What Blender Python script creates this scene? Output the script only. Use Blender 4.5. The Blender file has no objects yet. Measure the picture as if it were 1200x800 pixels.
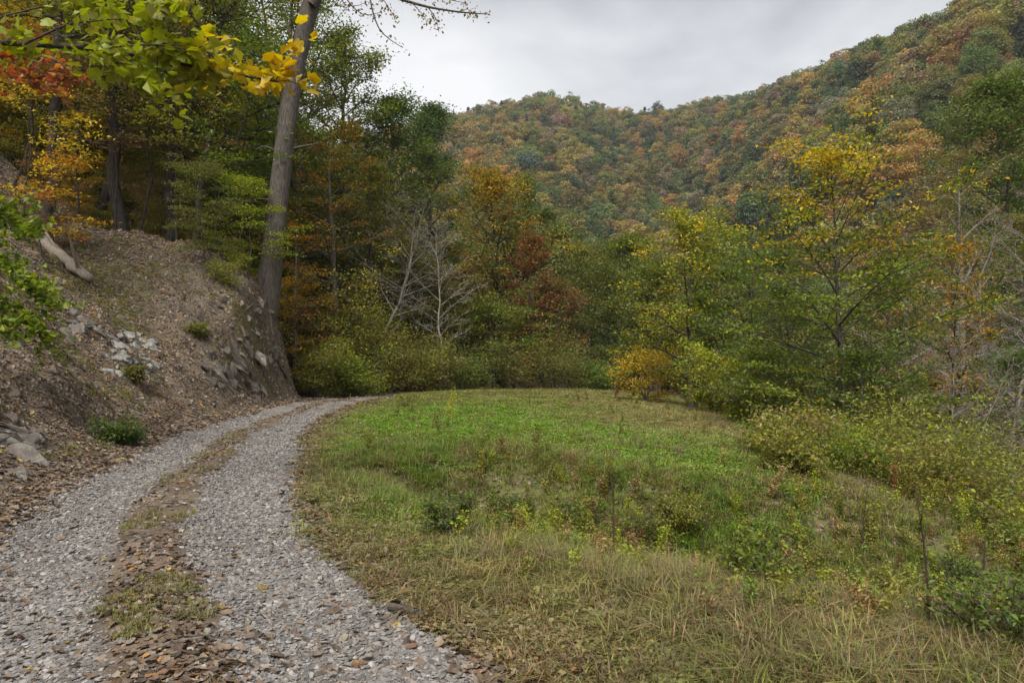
import bpy, bmesh, math
import numpy as np
from math import radians, sin, cos, pi, tan, atan
from mathutils import Vector

# ------------------------------------------------------------------ camera, sky, sun, exposure
scene = bpy.context.scene
COL = scene.collection
F = 850.0                      # focal length in pixels of the 1200 px wide photograph
PITCH = atan(30 / F)
CAMZ = 1.65
cam_d = bpy.data.cameras.new('camera')
cam_d.sensor_width = 36.0
cam_d.lens = F / 1200 * 36.0
cam_d.clip_start = 0.05
cam_d.clip_end = 6000
cam = bpy.data.objects.new('camera', cam_d)
cam.location = (0, 0, CAMZ)
cam.rotation_euler = (pi / 2 + PITCH, 0, 0)
COL.objects.link(cam)
scene.camera = cam

SUN_EL, SUN_AZ = radians(52), radians(200)     # azimuth clockwise from +Y (the view direction)
world = bpy.data.worlds.new('World')
scene.world = world
world.use_nodes = True
nt = world.node_tree
nt.nodes.clear()
def N(t, kind, **kw):
    n = t.nodes.new(kind)
    for k, v in kw.items():
        if k.startswith('i_'):
            n.inputs[k[2:].replace('_', ' ')].default_value = v
        else:
            setattr(n, k, v)
    return n
def L(t, a, b): t.links.new(a, b)
def ramp(t, stops, interp='LINEAR'):
    n = t.nodes.new('ShaderNodeValToRGB')
    n.color_ramp.interpolation = interp
    el = n.color_ramp.elements
    while len(el) < len(stops): el.new(0.5)
    for e, (p, c) in zip(el, stops):
        e.position = p
        e.color = (*c, 1) if len(c) == 3 else c
    return n
out = N(nt, 'ShaderNodeOutputWorld')
bg = N(nt, 'ShaderNodeBackground'); bg.inputs['Strength'].default_value = 0.1
sky = N(nt, 'ShaderNodeTexSky', sky_type='NISHITA', sun_disc=False, sun_elevation=SUN_EL, sun_rotation=SUN_AZ)
tc = N(nt, 'ShaderNodeTexCoord')
sep = N(nt, 'ShaderNodeSeparateXYZ'); L(nt, tc.outputs['Generated'], sep.inputs[0])
# cloud deck: direction projected on a flat layer overhead
zc = N(nt, 'ShaderNodeMath', operation='MAXIMUM'); L(nt, sep.outputs['Z'], zc.inputs[0]); zc.inputs[1].default_value = 0.0
za = N(nt, 'ShaderNodeMath', operation='ADD'); L(nt, zc.outputs[0], za.inputs[0]); za.inputs[1].default_value = 0.14
dx = N(nt, 'ShaderNodeMath', operation='DIVIDE'); L(nt, sep.outputs['X'], dx.inputs[0]); L(nt, za.outputs[0], dx.inputs[1])
dy = N(nt, 'ShaderNodeMath', operation='DIVIDE'); L(nt, sep.outputs['Y'], dy.inputs[0]); L(nt, za.outputs[0], dy.inputs[1])
cmb = N(nt, 'ShaderNodeCombineXYZ'); L(nt, dx.outputs[0], cmb.inputs[0]); L(nt, dy.outputs[0], cmb.inputs[1])
cmb.inputs[2].default_value = 3.7
n1 = N(nt, 'ShaderNodeTexNoise'); n1.inputs['Scale'].default_value = 0.8; n1.inputs['Detail'].default_value = 5; n1.inputs['Roughness'].default_value = 0.48; n1.inputs['Distortion'].default_value = 0.35
L(nt, cmb.outputs[0], n1.inputs['Vector'])
n2 = N(nt, 'ShaderNodeTexNoise'); n2.inputs['Scale'].default_value = 2.3; n2.inputs['Detail'].default_value = 6; n2.inputs['Roughness'].default_value = 0.5
L(nt, cmb.outputs[0], n2.inputs['Vector'])
mixn = N(nt, 'ShaderNodeMath', operation='MULTIPLY_ADD'); L(nt, n2.outputs['Fac'], mixn.inputs[0]); mixn.inputs[1].default_value = 0.34
L(nt, n1.outputs['Fac'], mixn.inputs[2])
# thinner, brighter deck towards the horizon, all the way round
hz = N(nt, 'ShaderNodeMapRange'); hz.inputs['From Min'].default_value = 0.12; hz.inputs['From Max'].default_value = 0.52
hz.inputs['To Min'].default_value = 0.24; hz.inputs['To Max'].default_value = -0.20
L(nt, sep.outputs['Z'], hz.inputs['Value'])
addh = N(nt, 'ShaderNodeMath', operation='ADD'); L(nt, mixn.outputs[0], addh.inputs[0]); L(nt, hz.outputs[0], addh.inputs[1])
cr = ramp(nt, [(0.40, (1.13, 1.16, 1.25)), (0.52, (1.45, 1.48, 1.57)), (0.66, (2.4, 2.42, 2.46)), (0.80, (2.95, 2.95, 2.95))])
L(nt, addh.outputs[0], cr.inputs['Fac'])
mx = N(nt, 'ShaderNodeMix', data_type='RGBA'); mx.inputs['Factor'].default_value = 0.96
L(nt, sky.outputs[0], mx.inputs['A']); L(nt, cr.outputs[0], mx.inputs['B'])
L(nt, mx.outputs['Result'], bg.inputs['Color']); L(nt, bg.outputs[0], out.inputs[0])

sun_d = bpy.data.lights.new('sun', 'SUN')
sun_d.energy = 1.5
sun_d.angle = radians(35)
sun_d.color = (1.0, 0.96, 0.9)
sun = bpy.data.objects.new('sun', sun_d)
sdir = Vector((sin(SUN_AZ) * cos(SUN_EL), cos(SUN_AZ) * cos(SUN_EL), sin(SUN_EL)))
sun.rotation_euler = sdir.to_track_quat('Z', 'Y').to_euler()
sun.location = (20, -20, 40)
COL.objects.link(sun)

vs = scene.view_settings
vs.view_transform = 'Standard'; vs.look = 'None'; vs.exposure = 1.8; vs.gamma = 1.0; vs.use_curve_mapping = False
cy = scene.cycles
cy.use_denoising = True
try: cy.denoiser = 'OPENIMAGEDENOISE'
except Exception: pass
cy.max_bounces = 5; cy.diffuse_bounces = 3; cy.glossy_bounces = 2; cy.transmission_bounces = 3; cy.volume_bounces = 0
cy.use_adaptive_sampling = False; cy.use_light_tree = False
cy.caustics_reflective = False; cy.caustics_refractive = False

# ------------------------------------------------------------------ numeric helpers
def hash2(ix, iy, seed):
    h = (ix.astype(np.int64) * 374761393 + iy.astype(np.int64) * 668265263 + seed * 974634777) & 0xffffffff
    h = ((h ^ (h >> 13)) * 1274126177) & 0xffffffff
    h = h ^ (h >> 16)
    return (h & 0xffffff) / float(0xffffff)
def vnoise(x, y, seed=0):
    ix, iy = np.floor(x), np.floor(y)
    fx, fy = x - ix, y - iy
    fx = fx * fx * fx * (fx * (fx * 6 - 15) + 10); fy = fy * fy * fy * (fy * (fy * 6 - 15) + 10)
    a = hash2(ix, iy, seed); b = hash2(ix + 1, iy, seed); c = hash2(ix, iy + 1, seed); d = hash2(ix + 1, iy + 1, seed)
    return (a + (b - a) * fx) * (1 - fy) + (c + (d - c) * fx) * fy
def fbm(x, y, seed=0, octv=4, gain=0.5):
    x = np.asarray(x, float); y = np.asarray(y, float)
    s = 0; a = 1; t = 0
    for o in range(octv):
        s = s + a * (vnoise(x * 2 ** o + 17.3 * o, y * 2 ** o - 9.1 * o, seed + o) * 2 - 1); t += a; a *= gain
    return s / t
def ss(v, a, b):
    t = np.clip((v - a) / (b - a), 0, 1)
    return t * t * (3 - 2 * t)
def soft(v, w=1.0): return 0.5 * (v + np.sqrt(v * v + w * w))
def smax(a, b, k): return 0.5 * (a + b + np.sqrt((a - b) ** 2 + k * k))

# ------------------------------------------------------------------ lie of the land
ROADP = np.array([(4.6, -8), (3.0, -5), (1.75, -2.2), (0.25, 0.6), (-1.72, 3.8), (-2.6, 5.3), (-3.9, 8.25), (-4.85, 11.7), (-5.9, 15.5), (-6.85, 20),
                  (-7.5, 26), (-7.55, 32), (-6.4, 38), (-3, 44), (3, 49), (12, 53), (26, 58)], float)
def catmull(P, n=10):
    o = []
    Q = np.vstack([2 * P[0] - P[1], P, 2 * P[-1] - P[-2]])
    for i in range(1, len(Q) - 2):
        for t in np.linspace(0, 1, n, endpoint=False):
            p0, p1, p2, p3 = Q[i - 1:i + 3]
            o.append(0.5 * (2 * p1 + (p2 - p0) * t + (2 * p0 - 5 * p1 + 4 * p2 - p3) * t * t + (3 * p1 - p0 - 3 * p2 + p3) * t ** 3))
    o.append(P[-1])
    return np.array(o)
ROAD = catmull(ROADP, 10)
RSEG = ROAD[1:] - ROAD[:-1]
RLEN = np.hypot(RSEG[:, 0], RSEG[:, 1])
RS = np.concatenate([[0], np.cumsum(RLEN)])
def roadcoord(x, y):
    """lateral offset (left positive) and arc length of the nearest point of the road centre"""
    x = np.asarray(x, float); y = np.asarray(y, float)
    best = np.full(x.shape, 1e9); lat = np.full(x.shape, 1e3); arc = np.zeros(x.shape)
    for i in range(len(RSEG)):
        ex, ey = RSEG[i] / RLEN[i]
        rx, ry = x - ROAD[i, 0], y - ROAD[i, 1]
        t = np.clip(rx * ex + ry * ey, 0, RLEN[i])
        qx, qy = rx - t * ex, ry - t * ey
        dd = np.hypot(qx, qy)
        m = dd < best
        best = np.where(m, dd, best)
        lat = np.where(m, np.where(ex * ry - ey * rx >= 0, dd, -dd), lat)
        arc = np.where(m, RS[i] + t, arc)
    return lat, arc
TOE = np.array([(-30, 9), (-8, 2.7), (-5, 1.2), (-2.2, -0.1), (0.6, -1.6), (3.8, -3.3), (5.2, -4.15), (8.25, -5.5), (11.7, -6.5), (15.5, -7.55), (20, -8.5), (26, -9.1), (29, -9.2),
                (33, -9.3), (34.5, -10.6), (37, -12), (40, -11), (46, -8), (52, -6), (62, -4.5), (100, -6), (200, -25), (400, -60), (1500, -100)], float)
EDGE = np.array([(-30, 12), (0, 9), (6, 8), (10, 6.2), (13, 5.6), (18, 6.4), (24, 7.3), (30, 7.6), (36, 8.2), (45, 10), (60, 14), (100, 20), (1500, 60)], float)
GUL = np.array([(-0.9, 11.0), (0.7, 9.8), (2.5, 8.7), (5.0, 8.2), (8.5, 8.7), (14, 10)], float)
def terr(x, y):
    x = np.asarray(x, float); y = np.asarray(y, float)
    # shelf with the meadow
    z = 0.12 * fbm(x / 4, y / 4, 3, 3) + 0.30 * np.exp(-((y - 37) / 9) ** 2) * np.exp(-((x - 0) / 9) ** 2)
    z = z + 0.18 * np.exp(-((x + 0.5) / 3.2) ** 2 - ((y - 17) / 6) ** 2)
    z = z - 0.035 * soft(y - 46, 6) * (1 - 0.9 * ss(y, 80, 140))
    e = x - np.interp(y, EDGE[:, 0], EDGE[:, 1])
    z = z - np.minimum(0.46 * soft(e, 1.6), 9.5) * (1 - 0.5 * ss(y, 60, 160))
    # the gully between the road shoulder and the meadow
    gd = np.full(x.shape, 1e9); gt = np.zeros(x.shape)
    for i in range(len(GUL) - 1):
        a, b = GUL[i], GUL[i + 1]; v = b - a; ll = v @ v
        t = np.clip(((x - a[0]) * v[0] + (y - a[1]) * v[1]) / ll, 0, 1)
        dd = np.hypot(x - a[0] - t * v[0], y - a[1] - t * v[1])
        m = dd < gd; gd = np.where(m, dd, gd); gt = np.where(m, (i + t) / (len(GUL) - 1), gt)
    gy = np.interp(x, GUL[:, 0], GUL[:, 1])
    wid = np.where(y > gy, 0.7 + 2.2 * gt, 1.5 + 1.6 * gt)
    z = z - (0.62 + 1.15 * gt) * np.exp(-(gd / wid) ** 2) * ss(x - np.interp(y, ROADP[:, 1], ROADP[:, 0]), 1.9, 3.2) * (1 + 0.25 * fbm(x / 1.3, y / 1.3, 8, 3))
    z = z - 0.05 * np.maximum(x - 0.5, 0) * ss(-y, -9, -3)
    # left bank and hillside
    dl = (np.interp(y, TOE[:, 0], TOE[:, 1]) - x) * 0.92
    nose = np.exp(-((y - 31.2) / 5.0) ** 2)
    slope = 0.74 - 0.10 * ss(dl, 8, 25)
    hill = 0.16 * np.clip(dl, 0, 0.9) + slope * soft(dl - 0.9, 0.5) - 0.74 * soft(np.full_like(dl, -0.9), 0.5) * 0
    hill = np.where(dl > -0.4, hill, 0) * ss(dl, -0.4, 0.6)
    hill = hill + nose * (4.3 * ss(dl, 0.2, 1.7)) * (1 - 0.7 * ss(dl, 3, 9))
    hill = hill + 0.26 * soft(dl - 9, 3) * ss(dl, 0, 6)
    rough = ss(dl, 0.6, 2.2)
    hill = hill + rough * (0.55 * fbm(x / 2.6 + 0.3 * y, y / 3.1, 21, 4, 0.6) + 0.42 * (0.5 - np.abs(fbm(x / 1.1, y / 1.5 - x / 2, 31, 3)))) * np.where(y < 70, 1, 0)
    hill = np.where(hill > 34, 34 + 16 * np.tanh((hill - 34) / 30), hill)
    z = z + np.where(y < 500, hill, hill * (1 - ss(y, 350, 500)))
    # valley side on the right and the mountain at the head of the valley
    Hc = 116 + 0.228 * (y - 248)
    Hc = np.where(y < 120, Hc - 0.15 * (120 - y), Hc) - np.maximum(y - 560, 0) * 0.35
    rav = 9 * fbm(x / 70, y / 85, 41, 3) + 6 * np.sin(y / 34 + x / 60)
    R = Hc - 0.94 * np.sqrt((x - 176) ** 2 + 18 ** 2) + 16 + rav * ss(np.abs(x - 176), 0, 60)
    R = np.where(x > 176, Hc - 0.25 * (x - 176), R)
    Fx = np.array([-700, -300, -150, -66, -26, 0, 26, 45, 66, 79, 105, 140, 200, 400, 900.]); Fh = np.array([60, 105, 158, 181, 194, 200, 205, 201, 195, 191, 194, 197, 198, 170, 120.])
    Fm = np.interp(x, Fx, Fh) - 0.60 * soft(565 - y, 30) + 8 - 0.75 * soft(y - 565, 30) + (12 * fbm(x / 90, y / 140, 51, 3) + 9 * np.sin(x / 38 + y / 130)) * ss(565 - y, 10, 120)
    z = smax(z, R, 4)
    z = smax(z, Fm, 6)
    return np.maximum(z, -14)
T0 = terr(np.array([-2.0]), np.array([4.0]))[0]
def tz(x, y): return float(terr(np.array([x], float), np.array([y], float))[0])
def ray(px, py):
    u, v = (px - 600) / F, (400 - py) / F
    return np.array([u, cos(PITCH) - v * sin(PITCH), sin(PITCH) + v * cos(PITCH)])
def hit(px, py, t0=2.5, t1=900):
    r = ray(px, py); t = np.geomspace(t0, t1, 6000)
    P = np.array([0, 0, CAMZ]) + t[:, None] * r
    below = terr(P[:, 0], P[:, 1]) > P[:, 2]
    i = int(np.argmax(below)) if below.any() else len(t) - 1
    return P[i]
def at(px, Y, py=None):
    """point at forward distance Y under photo column px; height from row py or from the ground"""
    x = (px - 600) / F * Y
    if py is None: return np.array([x, Y, tz(x, Y)])
    return np.array([x, Y, CAMZ + Y * tan(PITCH + atan((400 - py) / F))])
def project(P):
    P = np.asarray(P, float) - np.array([0, 0, CAMZ])
    f = P[..., 1] * cos(PITCH) + P[..., 2] * sin(PITCH); u = -P[..., 1] * sin(PITCH) + P[..., 2] * cos(PITCH)
    return 600 + F * P[..., 0] / f, 400 - F * u / f, f

# ------------------------------------------------------------------ mesh helpers
def build_mesh(name, verts, faces, mat=None, col=None, smooth=True, attrs=None):
    """faces: list of int arrays (n,3) or (n,4)"""
    me = bpy.data.meshes.new(name)
    faces = [np.asarray(f, np.int64) for f in faces if len(f)]
    me.vertices.add(len(verts)); me.vertices.foreach_set('co', np.asarray(verts, np.float32).ravel())
    tot = sum(f.size for f in faces); npoly = sum(len(f) for f in faces)
    me.loops.add(tot); me.polygons.add(npoly)
    me.loops.foreach_set('vertex_index', np.concatenate([f.ravel() for f in faces]).astype(np.int32))
    sizes = np.concatenate([np.full(len(f), f.shape[1]) for f in faces])
    me.polygons.foreach_set('loop_start', np.concatenate([[0], np.cumsum(sizes)[:-1]]).astype(np.int32))
    me.polygons.foreach_set('use_smooth', np.full(npoly, smooth))
    me.update(calc_edges=True)
    if col is not None:
        a = me.color_attributes.new('Col', 'FLOAT_COLOR', 'POINT')
        a.data.foreach_set('color', np.hstack([col, np.ones((len(col), 1))]).astype(np.float32).ravel())
    for k, v in (attrs or {}).items():
        a = me.attributes.new(k, 'FLOAT', 'POINT'); a.data.foreach_set('value', np.asarray(v, np.float32))
    if mat is not None: me.materials.append(mat)
    return me
def link(name, me, parent=None, loc=None, label=None, cat=None, group=None, kind=None):
    o = bpy.data.objects.new(name, me); COL.objects.link(o)
    if parent is not None: o.parent = parent
    if loc is not None: o.location = loc
    tag(o, label, cat, group, kind)
    return o
def tag(o, label=None, cat=None, group=None, kind=None):
    if label: o['label'] = label
    if cat: o['category'] = cat
    if group: o['group'] = group
    if kind: o['kind'] = kind
def empty(name, loc, label=None, cat=None, group=None, rz=0.0):
    o = link(name, None, None, loc, label, cat, group); o.rotation_euler = (0, 0, rz); o.empty_display_size = 0.3
    return o
class MB:
    def __init__(s): s.v = []; s.q = []; s.t = []; s.c = []; s.n = 0
    def add(s, v, q=None, t=None, c=None):
        s.v.append(np.asarray(v, float))
        if q is not None: s.q.append(np.asarray(q) + s.n)
        if t is not None: s.t.append(np.asarray(t) + s.n)
        s.c.append(np.broadcast_to(np.asarray((1, 1, 1) if c is None else c, float), (len(v), 3)))
        s.n += len(v)
    def mesh(s, name, mat, smooth=True, col=True):
        fs = []
        if s.q: fs.append(np.concatenate(s.q))
        if s.t: fs.append(np.concatenate(s.t))
        return build_mesh(name, np.concatenate(s.v), fs, mat, np.concatenate(s.c) if col else None, smooth)
def tube(mb, P, R, sides=6, c=None, cap=True, rng=None, lump=0.0):
    P = np.asarray(P, float); R = np.asarray(R, float); n = len(P)
    T = np.gradient(P, axis=0); T /= np.linalg.norm(T, axis=1)[:, None] + 1e-9
    ref = np.array([0.31, 0.17, 0.05]) if abs(T[0, 2]) > 0.8 else np.array([0.05, 0.02, 1.0])
    A = np.cross(T, ref); A /= np.linalg.norm(A, axis=1)[:, None] + 1e-9
    B = np.cross(T, A)
    th = np.arange(sides) * 2 * pi / sides
    rr = R[:, None] * (1 + (lump * rng.normal(size=(n, sides)) if lump else 0))
    V = P[:, None, :] + rr[..., None] * (np.cos(th)[None, :, None] * A[:, None, :] + np.sin(th)[None, :, None] * B[:, None, :])
    V = V.reshape(-1, 3)
    i = np.arange(n - 1)[:, None] * sides; j = np.arange(sides)[None, :]; k = (j + 1) % sides
    q = np.stack([i + j, i + k, i + sides + k, i + sides + j], -1).reshape(-1, 4)
    t = None
    if cap:
        V = np.vstack([V, P[-1] + T[-1] * R[-1] * 0.6]); m = (n - 1) * sides
        t = np.stack([m + j[0], m + k[0], np.full(sides, n * sides)], -1)
    mb.add(V, q, t, c)
def leaves(mb, C, Nrm, size, col, rng, aspect=0.55, fold=0.12, direc=None):
    """folded rhombic leaves; C centres, Nrm normals"""
    n = len(C)
    Nrm = Nrm / (np.linalg.norm(Nrm, axis=1)[:, None] + 1e-9)
    D = rng.normal(size=(n, 3)) if direc is None else direc + 0.5 * rng.normal(size=(n, 3))
    D = D - (D * Nrm).sum(1)[:, None] * Nrm; D /= np.linalg.norm(D, axis=1)[:, None] + 1e-9
    S = np.cross(Nrm, D)
    size = np.broadcast_to(size, (n,))[:, None]
    a = C - D * size * 0.5; b = C + D * size * 0.5 - Nrm * size * 0.10
    m = C - D * size * 0.05
    l = m + S * size * aspect * 0.5 + Nrm * size * fold; r = m - S * size * aspect * 0.5 + Nrm * size * fold
    V = np.stack([a, r, b, l], 1).reshape(-1, 3)
    k = np.arange(n)[:, None] * 4
    t = np.concatenate([k + np.array([[0, 1, 2]]), k + np.array([[0, 2, 3]])])
    mb.add(V, None, t, np.repeat(col, 4, 0))
# ------------------------------------------------------------------ materials
def new_mat(name):
    m = bpy.data.materials.new(name); m.use_nodes = True
    t = m.node_tree; t.nodes.clear()
    return m, t, N(t, 'ShaderNodeOutputMaterial')
def mixrgb(t, fac, a, b, blend='MIX'):
    n = N(t, 'ShaderNodeMix', data_type='RGBA', blend_type=blend)
    for s, v in (('Factor', fac), ('A', a), ('B', b)):
        if hasattr(v, 'links'): L(t, v, n.inputs[s])
        else: n.inputs[s].default_value = v if s == 'Factor' else (*v, 1)
    return n.outputs['Result']
def leaf_mat(name, tint='object', trans=0.42, rough=0.46):
    m, t, o = new_mat(name)
    a = N(t, 'ShaderNodeAttribute', attribute_name='Col')
    if tint == 'object':
        b = N(t, 'ShaderNodeObjectInfo').outputs['Color']
    else:
        b = N(t, 'ShaderNodeAttribute', attribute_name='tint', attribute_type='INSTANCER').outputs['Color']
    c = mixrgb(t, 1.0, a.outputs['Color'], b, 'MULTIPLY')
    p = N(t, 'ShaderNodeBsdfPrincipled'); p.inputs['Roughness'].default_value = rough
    p.inputs['Specular IOR Level'].default_value = 0.42
    L(t, c, p.inputs['Base Color'])
    tr = N(t, 'ShaderNodeBsdfTranslucent')
    hs = N(t, 'ShaderNodeHueSaturation'); hs.inputs['Saturation'].default_value = 1.12; hs.inputs['Value'].default_value = 1.25
    L(t, c, hs.inputs['Color']); L(t, hs.outputs[0], tr.inputs['Color'])
    mx = N(t, 'ShaderNodeMixShader'); mx.inputs[0].default_value = trans
    L(t, p.outputs[0], mx.inputs[1]); L(t, tr.outputs[0], mx.inputs[2]); L(t, mx.outputs[0], o.inputs[0])
    return m
def solid_mat(name, tint=None, rough=0.85, noise=(14, 0.6, 1.4), stretch=(1, 1, 1), bump=0.0, bscale=None, coord='Object', spots=None):
    """Col attribute times noise; optional instancer tint, bump and pale/mossy spots"""
    m, t, o = new_mat(name)
    c = N(t, 'ShaderNodeAttribute', attribute_name='Col').outputs['Color']
    if tint == 'instancer':
        c = mixrgb(t, 1.0, c, N(t, 'ShaderNodeAttribute', attribute_name='tint', attribute_type='INSTANCER').outputs['Color'], 'MULTIPLY')
    elif tint == 'object':
        c = mixrgb(t, 1.0, c, N(t, 'ShaderNodeObjectInfo').outputs['Color'], 'MULTIPLY')
    tcn = N(t, 'ShaderNodeTexCoord'); mp = N(t, 'ShaderNodeMapping'); mp.inputs['Scale'].default_value = stretch
    L(t, tcn.outputs[coord], mp.inputs['Vector'])
    nz = N(t, 'ShaderNodeTexNoise'); nz.inputs['Scale'].default_value = noise[0]; nz.inputs['Detail'].default_value = 6; nz.inputs['Roughness'].default_value = 0.65
    L(t, mp.outputs[0], nz.inputs['Vector'])
    r = ramp(t, [(0.3, (noise[1],) * 3), (0.72, (noise[2],) * 3)]); L(t, nz.outputs['Fac'], r.inputs[0])
    c = mixrgb(t, 1.0, c, r.outputs[0], 'MULTIPLY')
    if spots:
        n2 = N(t, 'ShaderNodeTexNoise'); n2.inputs['Scale'].default_value = spots[0]; n2.inputs['Detail'].default_value = 4
        L(t, tcn.outputs[coord], n2.inputs['Vector'])
        r2 = ramp(t, [(spots[1], (0, 0, 0)), (spots[1] + 0.1, (1, 1, 1))]); L(t, n2.outputs['Fac'], r2.inputs[0])
        sc = N(t, 'ShaderNodeMath', operation='MULTIPLY'); L(t, r2.outputs[0], sc.inputs[0]); sc.inputs[1].default_value = spots[3]
        c = mixrgb(t, sc.outputs[0], c, spots[2])
    p = N(t, 'ShaderNodeBsdfPrincipled'); p.inputs['Roughness'].default_value = rough; p.inputs['Specular IOR Level'].default_value = 0.2
    L(t, c, p.inputs['Base Color'])
    if bump:
        b = N(t, 'ShaderNodeBump'); b.inputs['Strength'].default_value = bump; b.inputs['Distance'].default_value = 0.03
        L(t, nz.outputs['Fac'], b.inputs['Height']); L(t, b.outputs[0], p.inputs['Normal'])
    L(t, p.outputs[0], o.inputs[0])
    return m
M_LEAF = leaf_mat('foliage'); M_LEAFI = leaf_mat('foliage_scatter', 'instancer')
M_BARK = solid_mat('bark', 'object', 0.9, (4, 0.3, 1.7), (5, 5, 0.9), 1.0, spots=(1.7, 0.60, (0.17, 0.175, 0.145), 0.4))
M_BARKI = solid_mat('bark_scatter', None, 0.9)
M_GROUND = solid_mat('soil_and_litter', None, 0.95, (9, 0.5, 1.55), (1, 1, 1.4), 0.8)
M_ROADB = solid_mat('packed_gravel', None, 0.95, (26, 0.5, 1.5), (1, 1, 1), 0.9)
M_STONE = solid_mat('stone', 'instancer', 0.8, (30, 0.7, 1.3))
M_ROCK = solid_mat('rock', 'object', 0.85, (5, 0.5, 1.45), (1, 1, 2.0), 0.6, spots=(6, 0.6, (0.30, 0.32, 0.27), 0.5))
M_LITTER = leaf_mat('dead_leaf', 'instancer', 0.12, 0.8); M_LITTERO = leaf_mat('dead_leaf_single', 'object', 0.12, 0.8)
M_GRASS = leaf_mat('grass', 'instancer', 0.3, 0.6)
M_WOOD = solid_mat('dead_wood', 'object', 0.9, (8, 0.5, 1.4), (4, 4, 1), 0.5)

# ------------------------------------------------------------------ ground cover colours (real albedo of what grows there)
def gauss(x, y, cx, cy_, sx, sy): return np.exp(-((x - cx) / sx) ** 2 - ((y - cy_) / sy) ** 2)
C_GREEN = np.array([0.138, 0.238, 0.018]); C_OLIVE = np.array([0.195, 0.205, 0.045]); C_STRAW = np.array([0.33, 0.26, 0.12]); C_BROWN = np.array([0.20, 0.14, 0.075])
def meadow_mix(x, y):
    n = fbm(x / 2.2, y / 3.0, 61, 4); n2 = fbm(x / 0.7, y / 0.9, 71, 3)
    g = 0.95 * gauss(x, y, -2.2, 19, 3.2, 9) + 0.8 * gauss(x, y, 3.6, 13.2, 1.6, 2.2) + 0.5 * gauss(x, y, 0.0, 27, 5, 7) + 0.55 * gauss(x, y, 2.0, 16, 4, 4) + 0.45 * gauss(x, y, -2.2, 8.2, 1.2, 1.8) + 0.55 * gauss(x, y, 3.2, 9.3, 2.8, 1.6)
    g = np.clip(g + 0.55 * n + 0.25 * n2, 0, 1)
    dryy = np.clip(0.75 * gauss(x, y, 2.0, 5.0, 3.2, 1.3) + 0.7 * gauss(x, y, 5.0, 30, 3.5, 12) + 0.5 * gauss(x, y, 5.4, 19, 2.0, 6) + 0.45 * n - 0.3 * n2 + 0.1, 0, 1)
    return g, dryy
def meadow_col(x, y, jit=None):
    g, d = meadow_mix(x, y)
    c = C_OLIVE * (1 - g)[:, None] + C_GREEN * g[:, None]
    d = d * (1 - 0.75 * g)
    c = c * (1 - 0.6 * d)[:, None] + C_STRAW * (0.6 * d)[:, None]
    lat, arc = roadcoord(x, y)
    b = np.clip(1 - (-lat - 1.5) / (1.1 + 0.6 * fbm(x, y, 81, 2)), 0, 1) * 0.7
    return c * (1 - b)[:, None] + C_BROWN * b[:, None]
def toe_d(x, y): return (np.interp(y, TOE[:, 0], TOE[:, 1]) - x) * 0.92

# ------------------------------------------------------------------ ground sheet
def axis(a0, a1, step, lo, hi, gr):
    c = list(np.arange(a0, a1, step))
    s = step; v = c[-1]; r = []
    while v < hi: s = min(s * gr, 16); v += s; r.append(v)
    s = step; v = c[0]; l = []
    while v > lo: s = min(s * gr, 16); v -= s; l.append(v)
    return np.array(l[::-1] + c + r)
gx = axis(-17, 11, 0.13, -900, 900, 1.07); gy = axis(2.0, 36, 0.13, -60, 1300, 1.06)
GX, GY = np.meshgrid(gx, gy); X, Y = GX.ravel(), GY.ravel()
Z = terr(X, Y)
near = (Y < 75) & (np.abs(X) < 60)
lat = np.full(X.shape, 99.0); lat[near], _a = roadcoord(X[near], Y[near])
wob = 0.16 * fbm(X / 0.7, Y / 0.7, 91, 3)
inroad = ss(1.5 + wob - np.abs(lat), 0.0, 0.3)
# loose relief: clods on the bank, tussocks on the grass
dl = toe_d(X, Y)
bankm = ss(dl, 0.2, 1.5) * (Y < 70)
Z = Z + bankm * (0.10 * fbm(X / 0.38, Y / 0.38, 95, 3) + 0.10 * (0.4 - np.abs(fbm(X / 0.9, Y / 1.2 + X / 1.5, 96, 3)))) + (1 - bankm) * (Y < 60) * 0.03 * fbm(X / 0.3, Y / 0.3, 97, 2)
# undercut hollow in the bank
hp = hit(68, 392)
Z = Z - 0.75 * gauss(X, Y, hp[0] - 0.05, hp[1], 0.32, 0.38)
Z = Z - 0.07 * inroad
nx, ny = len(gx), len(gy)
ii, jj = np.meshgrid(np.arange(nx - 1), np.arange(ny - 1)); k = (jj * nx + ii).ravel()
quads = np.stack([k, k + 1, k + nx + 1, k + nx], 1)
gcol = 0.30 * meadow_col(X, Y) + 0.70 * np.array([0.10, 0.082, 0.05])
soil = np.array([0.085, 0.066, 0.048]); lit = np.array([0.115, 0.082, 0.05]); pale = np.array([0.16, 0.135, 0.105])
n1_ = np.clip(0.5 + 0.9 * fbm(X / 0.9, Y / 0.9, 101, 4), 0, 1)[:, None]; n2_ = np.clip(0.4 + 1.3 * fbm(X / 2.4 + 5, Y / 2.4, 111, 3), 0, 1)[:, None]
bcol = (soil * (1 - n1_) + lit * n1_) * (1 - 0.5 * n2_) + pale * 0.5 * n2_
wm = np.clip(np.maximum(bankm, ss(Y, 44, 50)) + ss(dl, -0.8, 0.4) * (Y < 70), 0, 1)[:, None]
e_ = X - np.interp(Y, EDGE[:, 0], EDGE[:, 1])
scr = ss(e_, 0.5, 3)[:, None] * 0.8
moss = np.clip(1.6 * fbm(X / 1.7 + 3, Y / 1.9, 115, 4) + 0.1, 0, 1)[:, None] * 0.5
bcol = bcol * (1 - moss) + np.array([0.105, 0.098, 0.045]) * moss
gc = gcol * (1 - wm) + bcol * wm
gc = gc * (1 - scr) + (soil * 0.9) * scr
glat, _ = GUL[0], 0
ground = link('ground', build_mesh('ground', np.stack([X, Y, Z], 1), [quads], M_GROUND, gc), kind='structure')
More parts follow.
